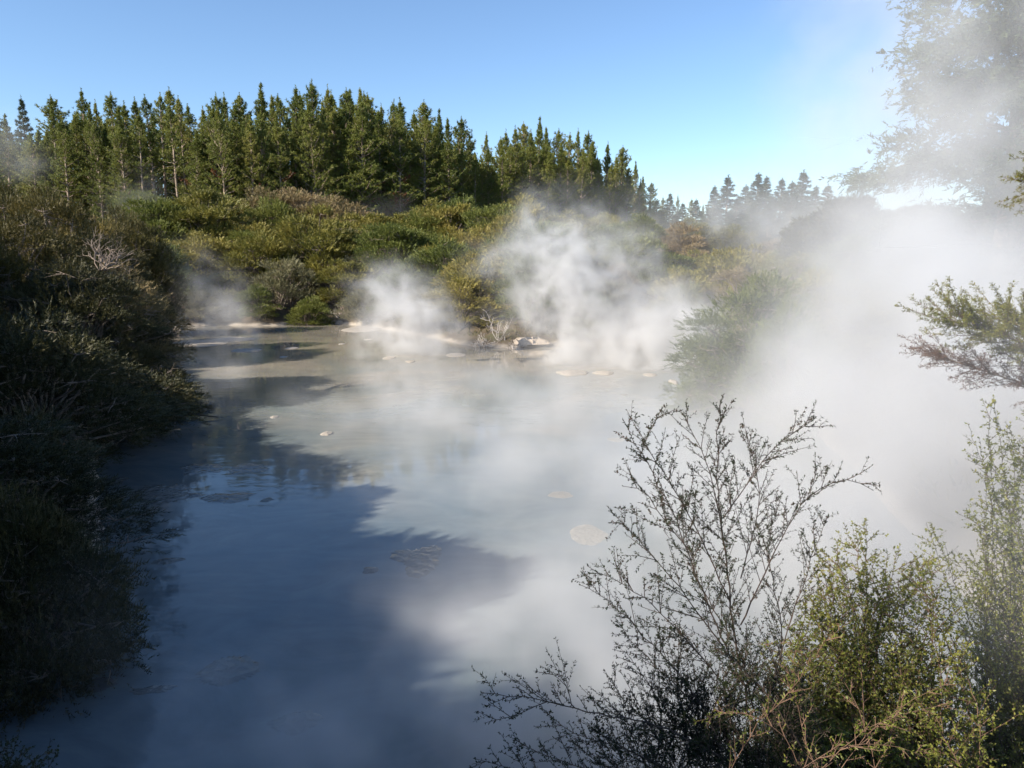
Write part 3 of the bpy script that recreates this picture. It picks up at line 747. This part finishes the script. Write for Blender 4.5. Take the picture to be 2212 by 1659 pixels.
# ------------------------------------------------------------------ shoreline debris
def at_shore(px, py): c = on(px, py); return (c[0], c[1], max(0.0, gz(c[0], c[1])) - .02)
place(bare_shrub(61, 2.6, 1.2, 6, 'dead', .05), 'dead_shrub', 'bleached dead shrub standing at the far waterline', 'dead shrub', at_shore(1082, 748), .3, .85)
place(bare_shrub(62, 1.1, 2.2, 16, 'dead', .05), 'driftwood_tangle', 'low tangle of bleached driftwood left of the standing dead shrub', 'driftwood', at_shore(1045, 750), .3, 1.1)
place(bare_shrub(63, .9, 1.8, 14, 'dead', .045), 'driftwood_tangle', 'bleached driftwood in front of the pale silica mound', 'driftwood', at_shore(1108, 753), 2.0, 1.0)
place(bare_shrub(64, 1.2, 2.0, 14, 'dead', .05), 'driftwood_tangle', 'grey dead twigs on the far shore below the brown bush', 'driftwood', at_shore(735, 697), 1.0, 1.0)
place(bare_shrub(65, 1.0, 2.2, 12, 'dead', .05), 'driftwood_tangle', 'grey dead twigs at the far shore behind the pale mud bank', 'driftwood', at_shore(800, 703), 1.0, 1.0)
place(bare_shrub(66, 2.2, 1.8, 7, 'dead', .06), 'dead_shrub', 'white bare branches showing among the far scrub at left', 'dead shrub', tuple(at(470, 562, 84)), 1.0, 1.1)
place(bare_shrub(67, 2.0, 2.4, 12, 'twig', .05), 'dead_shrub', 'tangled brown dead branches on the brown-topped shrub', 'dead shrub', tuple(at(225, 575, 29.2)), .5, 1.0)
place(bare_shrub(68, 1.3, 1.2, 8, 'twig', .03), 'dead_shrub', 'pale dead twigs inside the sunlit point shrub', 'dead shrub', tuple(at(338, 842, 27.2)), .5, 1.0)
o = mud_blob(at_shore(1145, 748), 1.6, 1.0, .36, .2, M['rock'], 'silica_mound', .4, .5, 5); tag(o, 'pale cream silica mound right of the dead driftwood', 'rock')
for j, (px, py, a, lab) in enumerate([(678, 690, .9, 'white crusted rock on the far shore under the scrub'), (700, 697, .6, 'small white rock right of the crusted shore rock'), (385, 712, .7, 'grey rock below the dry brown fronds'),
                                      (352, 706, .6, 'grey rock at the back corner of the left bank'), (735, 700, .5, 'flat white rock beside the grey shore twigs')]):
    o = mud_blob(at_shore(px, py), a * .8, a * .6, a * .45, j, M['rock'], 'shore_rock', .5, .6, 70 + j); tag(o, lab, 'rock', 'rocks along the far shore')
def tussock(seed, h, n):
    r = np.random.default_rng(seed); lv = Leaves()
    for _ in range(n):
        a = r.uniform(0, 6.28); out = r.uniform(.2, 1)
        P = np.array([[0, 0, h * .8], [math.cos(a) * out * .5, math.sin(a) * out * .5, h * 1.02], [math.cos(a) * out, math.sin(a) * out, h * r.uniform(.5, .8)], [math.cos(a) * out * 1.15, math.sin(a) * out * 1.15, h * r.uniform(.05, .4)]])
        for p0, p1 in zip(P[:-1], P[1:]): lv.add(p0, p1 - p0, np.linalg.norm(p1 - p0) * 1.08, .07)
    return [('fronds', lv.mesh('dry_fronds', M['tussock'])), ('stump', tubes('frond_stump', [(np.array([[0, 0, -.3], [0, 0, h * .85]]), np.array([.35, .22]))], M['twig'], 8))]
place(tussock(81, 1.7, 260), 'dry_fern', 'clump of dry brown fronds hanging at the far left shore', 'dry fern', at_shore(388, 703), 0, 1.1)
place(tussock(82, 1.0, 200), 'dry_fern', 'low rusty dry fronds on the far shore under the scrub', 'dry fern', at_shore(705, 690), 0, 1.1)
c = on(432, 905)
place([('stem', tubes('fallen_stem', [(bent(c + [-3.0, .4, .25], c + [.7, 0, .08], 6, .05), np.linspace(.06, .02, 6)), (bent(c + [-.6, .05, .12], c + [.5, .3, .35], 4), np.linspace(.02, .008, 4)), (bent(c + [-.9, .1, .12], c + [.2, -.3, .2], 4), np.linspace(.02, .008, 4))], M['dark_twig'], 5))],
      'fallen_branch', 'dark fallen branch poking out over the water from the left shrubs', 'branch', (0, 0, 0))

# ground cover on the banks
def undergrowth():
    r = np.random.default_rng(17)
    P = np.c_[r.uniform(-60, 60, 60000), r.uniform(-4, 125, 60000)]
    P = P[(shore_dist(P) > .9) & (np.abs(P[:, 0]) < P[:, 1] * .85 + 7) & (np.hypot(P[:, 0], P[:, 1]) > 2.5)]
    P = P[:26000]
    z = np.concatenate([terrain(c) for c in np.array_split(P, 8)])
    B = np.c_[P, z - .05]; lv = Leaves(); n = len(B)
    for k in range(6):
        lv.add(B + r.normal(0, .25, (n, 3)) * [1, 1, .2], unit(rdir(n, r) * .7 + [0, 0, .8]), r.uniform(.25, .65, n), r.uniform(.06, .12, n))
    o = add_mesh('undergrowth', lv.mesh('undergrowth', M['under']))
    tag(o, 'low brown-green undergrowth covering the banks', 'undergrowth', kind='stuff')
undergrowth()

# ------------------------------------------------------------------ the near shrubs: twigs with small leaves
def perp(t, r):
    v = rdir(len(t), r); v -= (v * t).sum(1, keepdims=True) * t
    return unit(v)
def twiggy(prim, seed, sec_gap=.05, sec_len=.24, ter_gap=.045, ter_len=.10, leaf=(.008, .013), leaf_w=.0035, leaf_gap=.008, leaf_from=.25, up=.12, fwd=.9, sides=4, capsules=0, leaf_n=1, r_sec=.0022):
    r = np.random.default_rng(seed)
    tb, lv, caps = [], Leaves(), []
    def leafy(P, u0):
        L = np.linalg.norm(np.diff(P, axis=0), axis=1).sum()
        n = max(2, int(L * (1 - u0) / leaf_gap)) * leaf_n
        u = r.uniform(u0, 1.0, n)
        s = np.linspace(0, 1, len(P))
        q = np.stack([np.interp(u, s, P[:, i]) for i in range(3)], 1)
        t = np.tile(unit(P[-1] - P[0]), (n, 1))
        lv.add(q, unit(t * .75 + perp(t, r)), r.uniform(*leaf, n), leaf_w * r.uniform(.8, 1.2, n))
        if capsules and r.uniform() < capsules:
            m = r.integers(1, 6); k = r.integers(0, n, m); caps.append(q[k] + r.normal(0, .003, (m, 3)))
    for P, r0, r1, dens in prim:
        P = smooth_line(P, 5) if len(P) > 2 else bent(P[0], P[1], 6, .04, r)
        L = np.linalg.norm(np.diff(P, axis=0), axis=1).sum()
        K = max(6, int(L / .05)); P = resample(P, K)
        P[1:-1] += r.normal(0, .003, (K - 2, 3)) * min(1.5, L)
        tb.append((P, np.linspace(r0, r1, K)))
        leafy(P[int(K * .55):], .1)
        T = unit(np.gradient(P, axis=0))
        n2 = int(L / sec_gap * dens)
        for u in np.linspace(.12, .97, n2) + r.normal(0, .01, n2):
            i = int(np.clip(u, 0, .99) * (K - 1)); t = T[i]
            l2 = sec_len * r.uniform(.35, 1.2) * (1.05 - .65 * u)
            d = unit(t * fwd + perp(t[None], r)[0] * .85 + np.array([0, 0, up]))
            S = bent(P[i], P[i] + d * l2 + np.array([0, 0, up * l2 * .6]), 5, .06, r)
            tb.append((S[::2], np.linspace(r_sec, r_sec * .4, 3)))
            leafy(S, leaf_from)
            for v in np.arange(.3, .95, ter_gap / max(l2, .03)):
                if r.uniform() < .35: continue
                b = S[int(v * 4)]; l3 = ter_len * r.uniform(.3, 1.1) * (1.1 - .6 * v)
                dd = unit(d * fwd + perp(d[None], r)[0] * .8 + np.array([0, 0, up]))
                Q = bent(b, b + dd * l3, 3, .05, r)
                tb.append((Q[::2], np.array([r_sec * .5, r_sec * .25])))
                leafy(Q, .15)
    parts = [('branches', tb), ('leaves', lv)]
    return tb, lv, (np.concatenate(caps) if caps else None)
def capsule_mesh(P, s, mat):  # far too many and too small to pick apart: one part of kind stuff
    o = np.array([[1, 0, 0], [-1, 0, 0], [0, 1, 0], [0, -1, 0], [0, 0, 1], [0, 0, -1]], float) * s
    f = np.array([[0, 2, 4], [2, 1, 4], [1, 3, 4], [3, 0, 4], [2, 0, 5], [1, 2, 5], [3, 1, 5], [0, 3, 5]])
    V = (P[:, None] + o[None]).reshape(-1, 3); Fc = (f[None] + np.arange(len(P))[:, None, None] * 6).reshape(-1, 3)
    return mesh_of('seed_capsules', V, [Fc], mat, True)

def px_line(pts): return np.array([at(*p) for p in pts])
MAN = [  # primaries: pixel x, pixel y, depth ... thickness, tip, density
    ([(1700, 1900, 3.3), (1645, 1659, 3.25), (1605, 1480, 3.2), (1578, 1300, 3.15), (1562, 1150, 3.1), (1548, 1000, 3.1), (1562, 852, 3.1)], .011, .0018, 1.0),
    ([(1605, 1480, 3.2), (1525, 1300, 3.1), (1462, 1130, 3.0), (1402, 1010, 2.95), (1345, 905, 2.9)], .006, .0013, .9),
    ([(1578, 1300, 3.15), (1492, 1120, 3.1), (1424, 1005, 3.05), (1393, 955, 3.0), (1432, 878, 3.0)], .005, .0012, .9),
    ([(1570, 1200, 3.15), (1532, 1015, 3.2), (1492, 930, 3.25), (1478, 890, 3.25)], .005, .0012, .9),
    ([(1562, 1120, 3.1), (1655, 985, 3.0), (1710, 940, 2.95), (1763, 902, 2.95)], .005, .0012, 1.0),
    ([(1600, 1350, 3.2), (1680, 1180, 3.1), (1740, 1082, 3.05), (1800, 1042, 3.0), (1848, 1042, 3.0), (1884, 1058, 3.0)], .006, .0012, .7),
    ([(1742, 1080, 3.05), (1758, 1040, 3.05), (1768, 1000, 3.05)], .0025, .001, .8),
    ([(1600, 1250, 3.2), (1640, 1080, 3.25), (1612, 932, 3.3)], .0045, .0012, .9),
    ([(1565, 1400, 3.15), (1452, 1250, 3.1), (1372, 1160, 3.05), (1310, 1092, 3.0)], .005, .0012, .9),
    ([(1500, 1200, 3.1), (1432, 1120, 3.1), (1392, 1062, 3.1), (1344, 1050, 3.1)], .004, .0012, .8),
    ([(1582, 1500, 3.2), (1482, 1380, 3.1), (1382, 1285, 3.0), (1268, 1222, 2.95)], .005, .0012, .9),
    ([(1545, 1560, 3.2), (1422, 1405, 3.1), (1322, 1305, 3.05), (1250, 1262, 3.0)], .005, .0012, 1.0),
    ([(1640, 1680, 3.1), (1450, 1580, 3.0), (1300, 1540, 2.9), (1150, 1510, 2.85), (1040, 1497, 2.8)], .008, .0014, .75),
    ([(1180, 1516, 2.85), (1112, 1545, 2.8), (1045, 1562, 2.8)], .003, .001, .6),
    ([(1235, 1525, 2.88), (1222, 1480, 2.88), (1180, 1445, 2.85)], .003, .001, .6),
    ([(1560, 1740, 3.1), (1402, 1640, 3.0), (1252, 1590, 2.9), (1165, 1530, 2.9)], .005, .0012, .9),
    ([(1520, 1760, 3.0), (1352, 1690, 2.95), (1202, 1640, 2.9), (1112, 1598, 2.85)], .005, .0012, .9),
    ([(1420, 1760, 2.9), (1202, 1690, 2.85), (1022, 1638, 2.8)], .004, .0012, .8),
    ([(1655, 1520, 3.2), (1722, 1300, 3.2), (1762, 1180, 3.15), (1790, 1110, 3.1)], .006, .0012, 1.0),
    ([(1640, 1600, 3.3), (1600, 1420, 3.4), (1505, 1250, 3.45), (1470, 1080, 3.45)], .006, .0012, 1.0),
    ([(1660, 1560, 3.4), (1690, 1380, 3.5), (1660, 1200, 3.5), (1690, 1060, 3.5)], .006, .0012, 1.0),
    ([(1620, 1640, 3.3), (1480, 1500, 3.3), (1380, 1400, 3.3), (1330, 1340, 3.3)], .006, .0012, 1.1),
    ([(1640, 1720, 3.2), (1520, 1620, 3.2), (1400, 1560, 3.2), (1310, 1460, 3.2)], .006, .0012, 1.2),
    ([(1660, 1760, 3.2), (1560, 1640, 3.3), (1500, 1540, 3.3), (1420, 1470, 3.3)], .006, .0012, 1.3),
    ([(1680, 1780, 3.1), (1640, 1640, 3.1), (1580, 1560, 3.1), (1560, 1440, 3.1)], .006, .0012, 1.3),
    ([(1700, 1800, 3.1), (1720, 1660, 3.1), (1700, 1560, 3.1), (1660, 1450, 3.1)], .006, .0012, 1.3),
    ([(1560, 1800, 3.1), (1440, 1720, 3.1), (1300, 1650, 3.1), (1230, 1600, 3.1)], .006, .0012, 1.2),
]
prim = [(px_line(p), a * .62, b * .8, dn) for p, a, b, dn in MAN]
rr = np.random.default_rng(8)
for _ in range(46):                                                   # inner tangle near the base
    x0, y0 = rr.uniform(1400, 1760), rr.uniform(1600, 1780); d0 = rr.uniform(3.0, 3.5)
    x1, y1 = x0 + rr.uniform(-190, 150), y0 - rr.uniform(60, 260)
    prim.append((px_line([(x0, y0, d0), ((x0 + x1) / 2 + rr.uniform(-40, 40), (y0 + y1) / 2, d0), (x1, y1, d0 + rr.uniform(-.2, .2))]), .004, .001, 1.3))
tb, lv, caps = twiggy(prim, 101, capsules=.3, leaf=(.008, .016), leaf_w=.0044, leaf_gap=.0055, sec_gap=.031, ter_gap=.036, sec_len=.26, ter_len=.11, leaf_from=.15, r_sec=.0017)
root = at(1700, 1900, 3.3)
def planted(name, label, cat, base, parts):
    """parts were built in world places: move them under an Empty at the plant's base"""
    e = bpy.data.objects.new(name, None); col.objects.link(e); e.location = base; tag(e, label, cat)
    for pn, me in parts:
        me.transform(__import__('mathutils').Matrix.Translation(-Vector(base)))
        c = add_mesh(pn, me, e)
        if pn in ('seed_capsules', 'stems', 'twigs', 'limbs'): c['kind'] = 'stuff'
    return e
planted('manuka_shrub', 'dark twiggy shrub with tiny leaves and seed capsules rising from the bottom', 'shrub', tuple(root),
        [('stems', tubes('manuka_stems', tb, M['dark_twig'], 4)), ('leaves', lv.mesh('manuka_leaves', M['manuka'], True)), ('seed_capsules', capsule_mesh(caps, .0042, M['dark_twig']))])

def leafy_bush(seed, root_px, tips, spread, stem=.007, **kw):
    """tips: pixel boxes (x0, x1, y0, y1, d0, d1, count) that the stems reach for"""
    r = np.random.default_rng(seed); prim = []
    R0 = at(*root_px)
    for x0, x1, y0, y1, d0, d1, n in tips:
        for _ in range(n):
            a = at(r.uniform(x0, x1), r.uniform(y0, y1), r.uniform(d0, d1))
            b = R0 + r.normal(0, spread, 3) * [1, 1, .3]
            m = b + (a - b) * .55 + np.array([0, 0, .10]) * np.linalg.norm(a - b)
            m[:2] += (b - a)[:2] * .12; m += r.normal(0, .09, 3)
            prim.append((np.array([b, (b + m) / 2 + r.normal(0, .03, 3), m, a]), stem, .0012, 1.0))
    return twiggy(prim, seed + 1, **kw)
leafkw = dict(leaf=(.013, .023), leaf_w=.0095, leaf_gap=.0085, sec_len=.30, ter_len=.13, sec_gap=.062, up=.12, fwd=.55)
tb, lv, _ = leafy_bush(111, (1880, 1880, 4.2), [(1740, 2060, 1180, 1300, 3.9, 4.4, 26), (1690, 1800, 1280, 1500, 3.8, 4.4, 18), (1850, 2090, 1300, 1500, 3.7, 4.5, 26), (1780, 2080, 1480, 1640, 3.7, 4.4, 22), (1820, 1880, 1110, 1150, 4.1, 4.3, 3), (2010, 2060, 1180, 1230, 4.1, 4.3, 3), (1560, 1760, 1500, 1660, 3.6, 4.2, 22), (1640, 1800, 1380, 1500, 3.9, 4.4, 14), (1760, 2100, 1560, 1700, 3.6, 4.3, 26)], .3, **leafkw)
planted('small_leaved_shrub', 'bright yellow-green small-leaved shrub right of the dark twiggy shrub', 'shrub', tuple(at(1880, 1880, 4.2)), [('stems', tubes('leafy_stems', tb, M['pale_twig'], 3)), ('leaves', lv.mesh('leafy_leaves', M['leafy'], True))])
tb, lv, _ = leafy_bush(121, (2300, 2000, 4.9), [(2100, 2320, 1060, 1250, 4.5, 5.2, 26), (2090, 2330, 1250, 1450, 4.4, 5.2, 30), (2090, 2330, 1450, 1640, 4.4, 5.2, 26), (2090, 2260, 840, 960, 4.6, 5.1, 9), (2060, 2200, 930, 1050, 4.6, 5.1, 7), (2000, 2060, 1090, 1140, 4.8, 5.0, 2), (2050, 2130, 1150, 1600, 4.6, 5.1, 30), (2040, 2110, 1550, 1700, 4.5, 5.0, 10)], .35, **dict(leafkw, leaf=(.015, .026), leaf_w=.0105, leaf_gap=.0105, sec_gap=.075))
planted('small_leaved_shrub', 'tall hazy small-leaved shrub along the right edge of the picture', 'shrub', tuple(at(2300, 2000, 4.9)), [('stems', tubes('edge_stems', tb, M['dark_twig'], 3)), ('leaves', lv.mesh('edge_leaves', M['leafy'], True))])
# long arching twigs in front of the two shrubs
ARCH = [[(1560, 1700, 2.7), (1640, 1560, 2.65), (1700, 1500, 2.6), (1780, 1390, 2.6), (1840, 1340, 2.6)], [(1920, 1760, 2.6), (1840, 1500, 2.6), (1740, 1400, 2.6), (1640, 1390, 2.6)], [(1700, 1740, 2.6), (1850, 1590, 2.6), (1960, 1540, 2.6), (2060, 1520, 2.6)],
        [(1740, 1780, 2.7), (1860, 1600, 2.7), (1960, 1520, 2.65), (2070, 1465, 2.6)], [(1680, 1700, 2.5), (1800, 1620, 2.5), (1920, 1610, 2.5), (2010, 1640, 2.5)], [(1600, 1720, 2.6), (1560, 1580, 2.6), (1640, 1500, 2.6), (1620, 1400, 2.6)],
        [(1800, 1740, 2.6), (1740, 1600, 2.6), (1720, 1500, 2.65), (1690, 1420, 2.7)], [(1640, 1740, 2.6), (1700, 1640, 2.6), (1800, 1560, 2.6), (1900, 1440, 2.6)], [(1760, 1760, 2.6), (1700, 1600, 2.6), (1600, 1540, 2.6), (1500, 1560, 2.6)], [(1900, 1780, 2.7), (1980, 1640, 2.7), (2080, 1600, 2.7), (2150, 1560, 2.7)]]
tb, lv, caps = twiggy([(px_line(p), .0019, .0007, 1.2) for p in ARCH[::2] + ARCH[1:4:2]], 131, sec_len=.12, ter_len=.05, leaf=(.011, .018), leaf_w=.0055, leaf_gap=.007, capsules=.8)
planted('manuka_shrub', 'low manuka with long sunlit arching twigs at the bottom right', 'shrub', tuple(at(1760, 1850, 2.7)), [('stems', tubes('arch_stems', tb, M['pale_twig'], 5)), ('leaves', lv.mesh('arch_leaves', M['leafy'], True)), ('seed_capsules', capsule_mesh(caps, .003, M['pale_twig']))])
tb, lv, _ = leafy_bush(141, (40, 1900, 5.2), [(-20, 60, 1590, 1640, 5.0, 5.4, 6), (80, 150, 1610, 1650, 5.0, 5.3, 4), (-40, 40, 1640, 1700, 5, 5.4, 5)], .1, **leafkw)
planted('small_leaved_shrub', 'dim small-leaved plant poking into the bottom left corner', 'shrub', tuple(at(40, 1900, 5.2)), [('stems', tubes('corner_stems', tb, M['dark_twig'], 4)), ('leaves', lv.mesh('corner_leaves', M['manuka'], True))])

# feathery boughs of a tree standing just right of the picture
def bough_tree():
    r = np.random.default_rng(151)
    prim, dry, limbs = [], [], []
    T0 = at(2560, 1500, 7.0); T0[2] = gz(T0[0], T0[1]); T1 = at(2600, 100, 7.4)
    trunk = bent(T0, T1, 8, .03, r); limbs.append((trunk, np.linspace(.14, .05, 8)))
    def bough(start, end, fan, n, ln, bend, store, thick=.02):
        A, B = at(*start), at(*end)
        P = smooth_line([A, (A + B) / 2 + [0, 0, .1], B], 5); limbs.append((P, np.linspace(thick, .004, len(P))))
        for _ in range(n):
            u = r.uniform(.15, 1); q = np.array([np.interp(u, np.linspace(0, 1, len(P)), P[:, k]) for k in range(3)])
            d = unit((B - A) / np.linalg.norm(B - A) * .9 + rdir(1, r)[0] * fan + np.array([0, 0, bend * .5]))
            L = ln * r.uniform(.5, 1.15)
            e = q + d * L + np.array([0, 0, bend]) * L * .25
            store.append((np.array([q, q + d * L * .5, e]), .003, .0008, 1.0))
    bough((2540, 900, 7.0), (2050, 690, 6.4), .75, 130, .50, .30, prim)
    bough((2540, 900, 7.1), (2170, 700, 6.9), .85, 130, .55, .2, prim)
    bough((2560, 1000, 7.1), (2030, 770, 6.6), .7, 110, .38, .05, dry, .015)
    bough((2560, 1000, 7.1), (2180, 770, 6.8), .8, 80, .42, -.1, dry, .015)
    bough((2600, 520, 7.2), (2230, 400, 6.7), .9, 150, .42, -.15, prim)
    bough((2600, 420, 7.2), (2230, 335, 6.7), .6, 14, .36, .15, prim, .012)
    kw = dict(sec_gap=.03, sec_len=.13, ter_gap=.05, ter_len=.05, leaf=(.018, .030), leaf_w=.0055, leaf_gap=.0065, up=.05, fwd=1.3, leaf_from=.05, r_sec=.0016)
    tb, lv, _ = twiggy(prim, 152, **kw)
    tb2, lv2, _ = twiggy(dry, 153, **dict(kw, leaf_gap=.014))
    planted('kanuka_tree', 'tree at the right edge reaching in with two feathery yellow-green boughs', 'tree', tuple(T0),
            [('trunk', tubes('bough_trunk', limbs[:1], M['twig'], 8)), ('limbs', tubes('bough_limbs', limbs[1:], M['twig'], 6)), ('twigs', tubes('bough_twigs', tb + tb2, M['pale_twig'], 3)),
             ('leaves', lv.mesh('bough_leaves', M['feather'], True)), ('dry_leaves', lv2.mesh('bough_dry_leaves', M['purple'], True))])
bough_tree()

# ------------------------------------------------------------------ steam
def steam_mat():
    m, nt, out = new_mat('steam')
    v = N(nt, 'ShaderNodeVolumePrincipled')
    v.inputs['Color'].default_value = (.92, .925, .93, 1)
    v.inputs['Density'].default_value = 1.0
    v.inputs['Anisotropy'].default_value = 0.15
    nt.links.new(v.outputs[0], out.inputs['Volume'])
    return m
M['steam'] = steam_mat()
def steam(name, label, blobs, voxel, scale, warp, cut, gain, seed=0.0, detail=4.0, floor=0.0, stretch=1.0):
    """blobs: pixel x, pixel y, depth, radius x px, radius y px, radius depth m, optical depth through its middle"""
    B = []
    for px, py, d, rx, ry, rd, tau in blobs:
        c = at(px, py, d); B.append((*c, rx * d / F, rd, ry * d / F, tau / (1.77 * rd)))
    B = np.array(B)
    lo = (B[:, :3] - B[:, 3:6] * 1.9).min(0) - warp * .3; hi = (B[:, :3] + B[:, 3:6] * 1.9).max(0) + warp * .3
    lo[2] = max(lo[2], .02); lo[1] = max(lo[1], 3.6)
    ng = bpy.data.node_groups.new(name, 'GeometryNodeTree')
    ng.interface.new_socket('Geometry', in_out='INPUT', socket_type='NodeSocketGeometry'); ng.interface.new_socket('Geometry', in_out='OUTPUT', socket_type='NodeSocketGeometry')
    X.tree = ng; L = ng.links.new
    gout = ng.nodes.new('NodeGroupOutput'); pos = ng.nodes.new('GeometryNodeInputPosition')
    mp = ng.nodes.new('ShaderNodeVectorMath'); mp.operation = 'MULTIPLY_ADD'; mp.inputs[1].default_value = (1, 1, stretch); mp.inputs[2].default_value = (seed * 17.3, seed * 5.1, seed * 9.7)
    L(pos.outputs[0], mp.inputs[0])
    wn_ = ng.nodes.new('ShaderNodeTexNoise'); wn_.inputs['Scale'].default_value = scale * .55; wn_.inputs['Detail'].default_value = 2.0
    L(mp.outputs[0], wn_.inputs['Vector'])
    w1 = ng.nodes.new('ShaderNodeVectorMath'); w1.operation = 'SUBTRACT'; w1.inputs[1].default_value = (.5, .5, .5); L(wn_.outputs['Color'], w1.inputs[0])
    w2 = ng.nodes.new('ShaderNodeVectorMath'); w2.operation = 'MULTIPLY_ADD'; w2.inputs[1].default_value = (warp * 2,) * 3; L(w1.outputs[0], w2.inputs[0]); L(pos.outputs[0], w2.inputs[2])
    w3 = ng.nodes.new('ShaderNodeVectorMath'); w3.operation = 'MULTIPLY_ADD'; w3.inputs[1].default_value = (warp,) * 3; L(w1.outputs[0], w3.inputs[0]); L(mp.outputs[0], w3.inputs[2])
    nz = ng.nodes.new('ShaderNodeTexNoise'); nz.inputs['Scale'].default_value = scale; nz.inputs['Detail'].default_value = detail; nz.inputs['Roughness'].default_value = .62
    L(w3.outputs[0], nz.inputs['Vector'])
    sep = ng.nodes.new('ShaderNodeSeparateXYZ'); L(w2.outputs[0], sep.inputs[0])
    x, y, z = (X(sep.outputs[i]) for i in range(3))
    tot = None
    for cx, cyy, cz, rx, ry, rz, w in B:
        a = (x - float(cx)) / float(rx); b = (y - float(cyy)) / float(ry); c = (z - float(cz)) / float(rz)
        g = X.op('EXPONENT', (a * a + b * b + c * c) * -1.0) * float(w)
        tot = g if tot is None else tot + g
    n = ((X(nz.outputs[0]) - cut) * gain).clamp() * (1 - floor) + floor
    dens = tot * n
    dens = X.op('MAXIMUM', dens - .0012, 0.0)
    vc = ng.nodes.new('GeometryNodeVolumeCube')
    L(dens.s, vc.inputs['Density']); vc.inputs['Min'].default_value = tuple(lo); vc.inputs['Max'].default_value = tuple(hi)
    for i, ax in enumerate('XYZ'): vc.inputs['Resolution ' + ax].default_value = int(max(8, min(220, (hi[i] - lo[i]) / voxel)))
    sm = ng.nodes.new('GeometryNodeSetMaterial'); sm.inputs['Material'].default_value = M['steam']
    L(vc.outputs[0], sm.inputs[0]); L(sm.outputs[0], gout.inputs[0])
    vd = bpy.data.volumes.new(name); vd.materials.append(M['steam'])
    o = bpy.data.objects.new(name, vd); col.objects.link(o)
    md = o.modifiers.new('steam', 'NODES'); md.node_group = ng
    tag(o, label, 'steam', 'steam over the pool', 'stuff')
    return o
steam('steam_bank', 'huge bank of white steam filling the right of the pool', [
    (1980, 1060, 15, 290, 280, 4.5, 6.0), (1740, 1240, 12.5, 280, 210, 3.5, 3.0), (2080, 740, 19, 230, 240, 5, 5.2), (1950, 770, 20, 150, 200, 5, 2.8), (2060, 500, 25, 190, 190, 6, 2.8), (2180, 230, 30, 200, 260, 6, 1.8),
    (1640, 730, 24, 150, 180, 3, 1.5), (1800, 500, 36, 180, 120, 7, 1.2), (1500, 1050, 18, 220, 150, 4, 1.6), (1910, 220, 30, 170, 300, 6, 1.9), (2060, 1350, 10, 200, 250, 2.5, 2.0), (1620, 470, 86, 240, 75, 8, 1.5)], .34, .30, 3.0, .43, 4.6, 1.0, 5.0, floor=.05)
steam('steam_veil', 'thin veil of steam in front of the right edge shrub', [(2180, 1150, 4.1, 180, 330, .45, .28), (2150, 760, 5.4, 200, 150, .5, .2)], .10, 1.4, .4, .36, 3.2, 9.0, floor=.2)
steam('steam_plume', 'tallest white steam column rising from the boiling mound mid pool', [
    (1215, 760, 44, 48, 60, 1.6, 2.4), (1220, 640, 45, 100, 85, 2.2, 2.5), (1190, 515, 46, 75, 65, 2.2, 2.0), (1290, 595, 46, 85, 95, 2.2, 1.9), (1340, 690, 45, 95, 65, 2.2, 1.6), (1090, 560, 46, 65, 35, 1.8, .9), (1380, 540, 46, 60, 50, 1.8, .6), (1240, 790, 43, 60, 22, 1.2, 1.0)], .15, .75, 1.9, .42, 5.6, 2.0, 6.0)
steam('steam_plume', 'dense white steam billowing over the bubbling mud left of the hazy shore shrub', [
    (1440, 745, 42, 90, 75, 2.4, 3.6), (1370, 780, 42, 120, 35, 2.2, 2.8), (1475, 680, 42, 60, 55, 2, 2.2), (1330, 745, 43, 75, 50, 2, 1.6)], .15, .75, 1.7, .39, 5.2, 3.0, 6.0)
steam('steam_plume', 'smaller white steam column left of the bleached driftwood', [
    (890, 745, 47, 75, 45, 2.0, 3.2), (872, 680, 48, 68, 62, 2.0, 2.4), (825, 622, 49, 55, 38, 1.8, 1.4), (935, 690, 48, 55, 45, 1.8, 1.4)], .15, .75, 1.7, .41, 5.4, 4.0, 6.0)
steam('steam_plume', 'thin wisps of steam off the mud flat at the far left', [
    (425, 715, 52, 40, 30, 1.6, 1.0), (490, 705, 54, 40, 50, 1.6, .9), (545, 735, 52, 16, 30, 1.0, .7), (470, 650, 57, 60, 60, 2.0, .6), (420, 600, 60, 50, 60, 2.0, .4)], .22, .6, 1.0, .40, 4.0, 5.0)
steam('steam_mist', 'low drifting mist across the middle of the pool', [
    (900, 880, 28, 150, 60, 3, .6), (1040, 930, 25, 200, 85, 4, 1.3), (1190, 1010, 19, 250, 100, 3, 1.5), (1280, 890, 27, 250, 70, 4, 1.0), (790, 1030, 20, 150, 50, 2, .5), (1050, 820, 36, 300, 40, 4, .6), (700, 900, 27, 120, 40, 2, .5)], .20, .55, 1.5, .42, 5.0, 6.0, 5.0, floor=.06)
steam('steam_mist', 'grey mist drifting over the shaded water at the bottom of the picture', [
    (1000, 1450, 9.2, 230, 130, 1.0, 1.5), (650, 1570, 8.3, 260, 90, .8, 1.0), (1270, 1300, 11, 230, 130, 1.4, 1.7), (1380, 1500, 8.5, 280, 150, 1.3, 1.6), (480, 1480, 9, 150, 60, .8, .5), (600, 1250, 13, 250, 80, 1.5, .12), (200, 1350, 10, 160, 160, 1.2, .10)], .14, .8, .5, .40, 4.0, 7.0)
steam('steam_mist', 'faint steam drifting before the far left trees', [
    (30, 320, 60, 45, 50, 3, .45), (80, 358, 60, 35, 14, 2, .4), (290, 440, 85, 40, 60, 4, .3), (830, 460, 95, 50, 35, 5, .25), (1400, 510, 110, 60, 40, 5, .4), (620, 450, 95, 120, 35, 5, .12)], .7, .2, 2.0, .38, 3.6, 8.0)
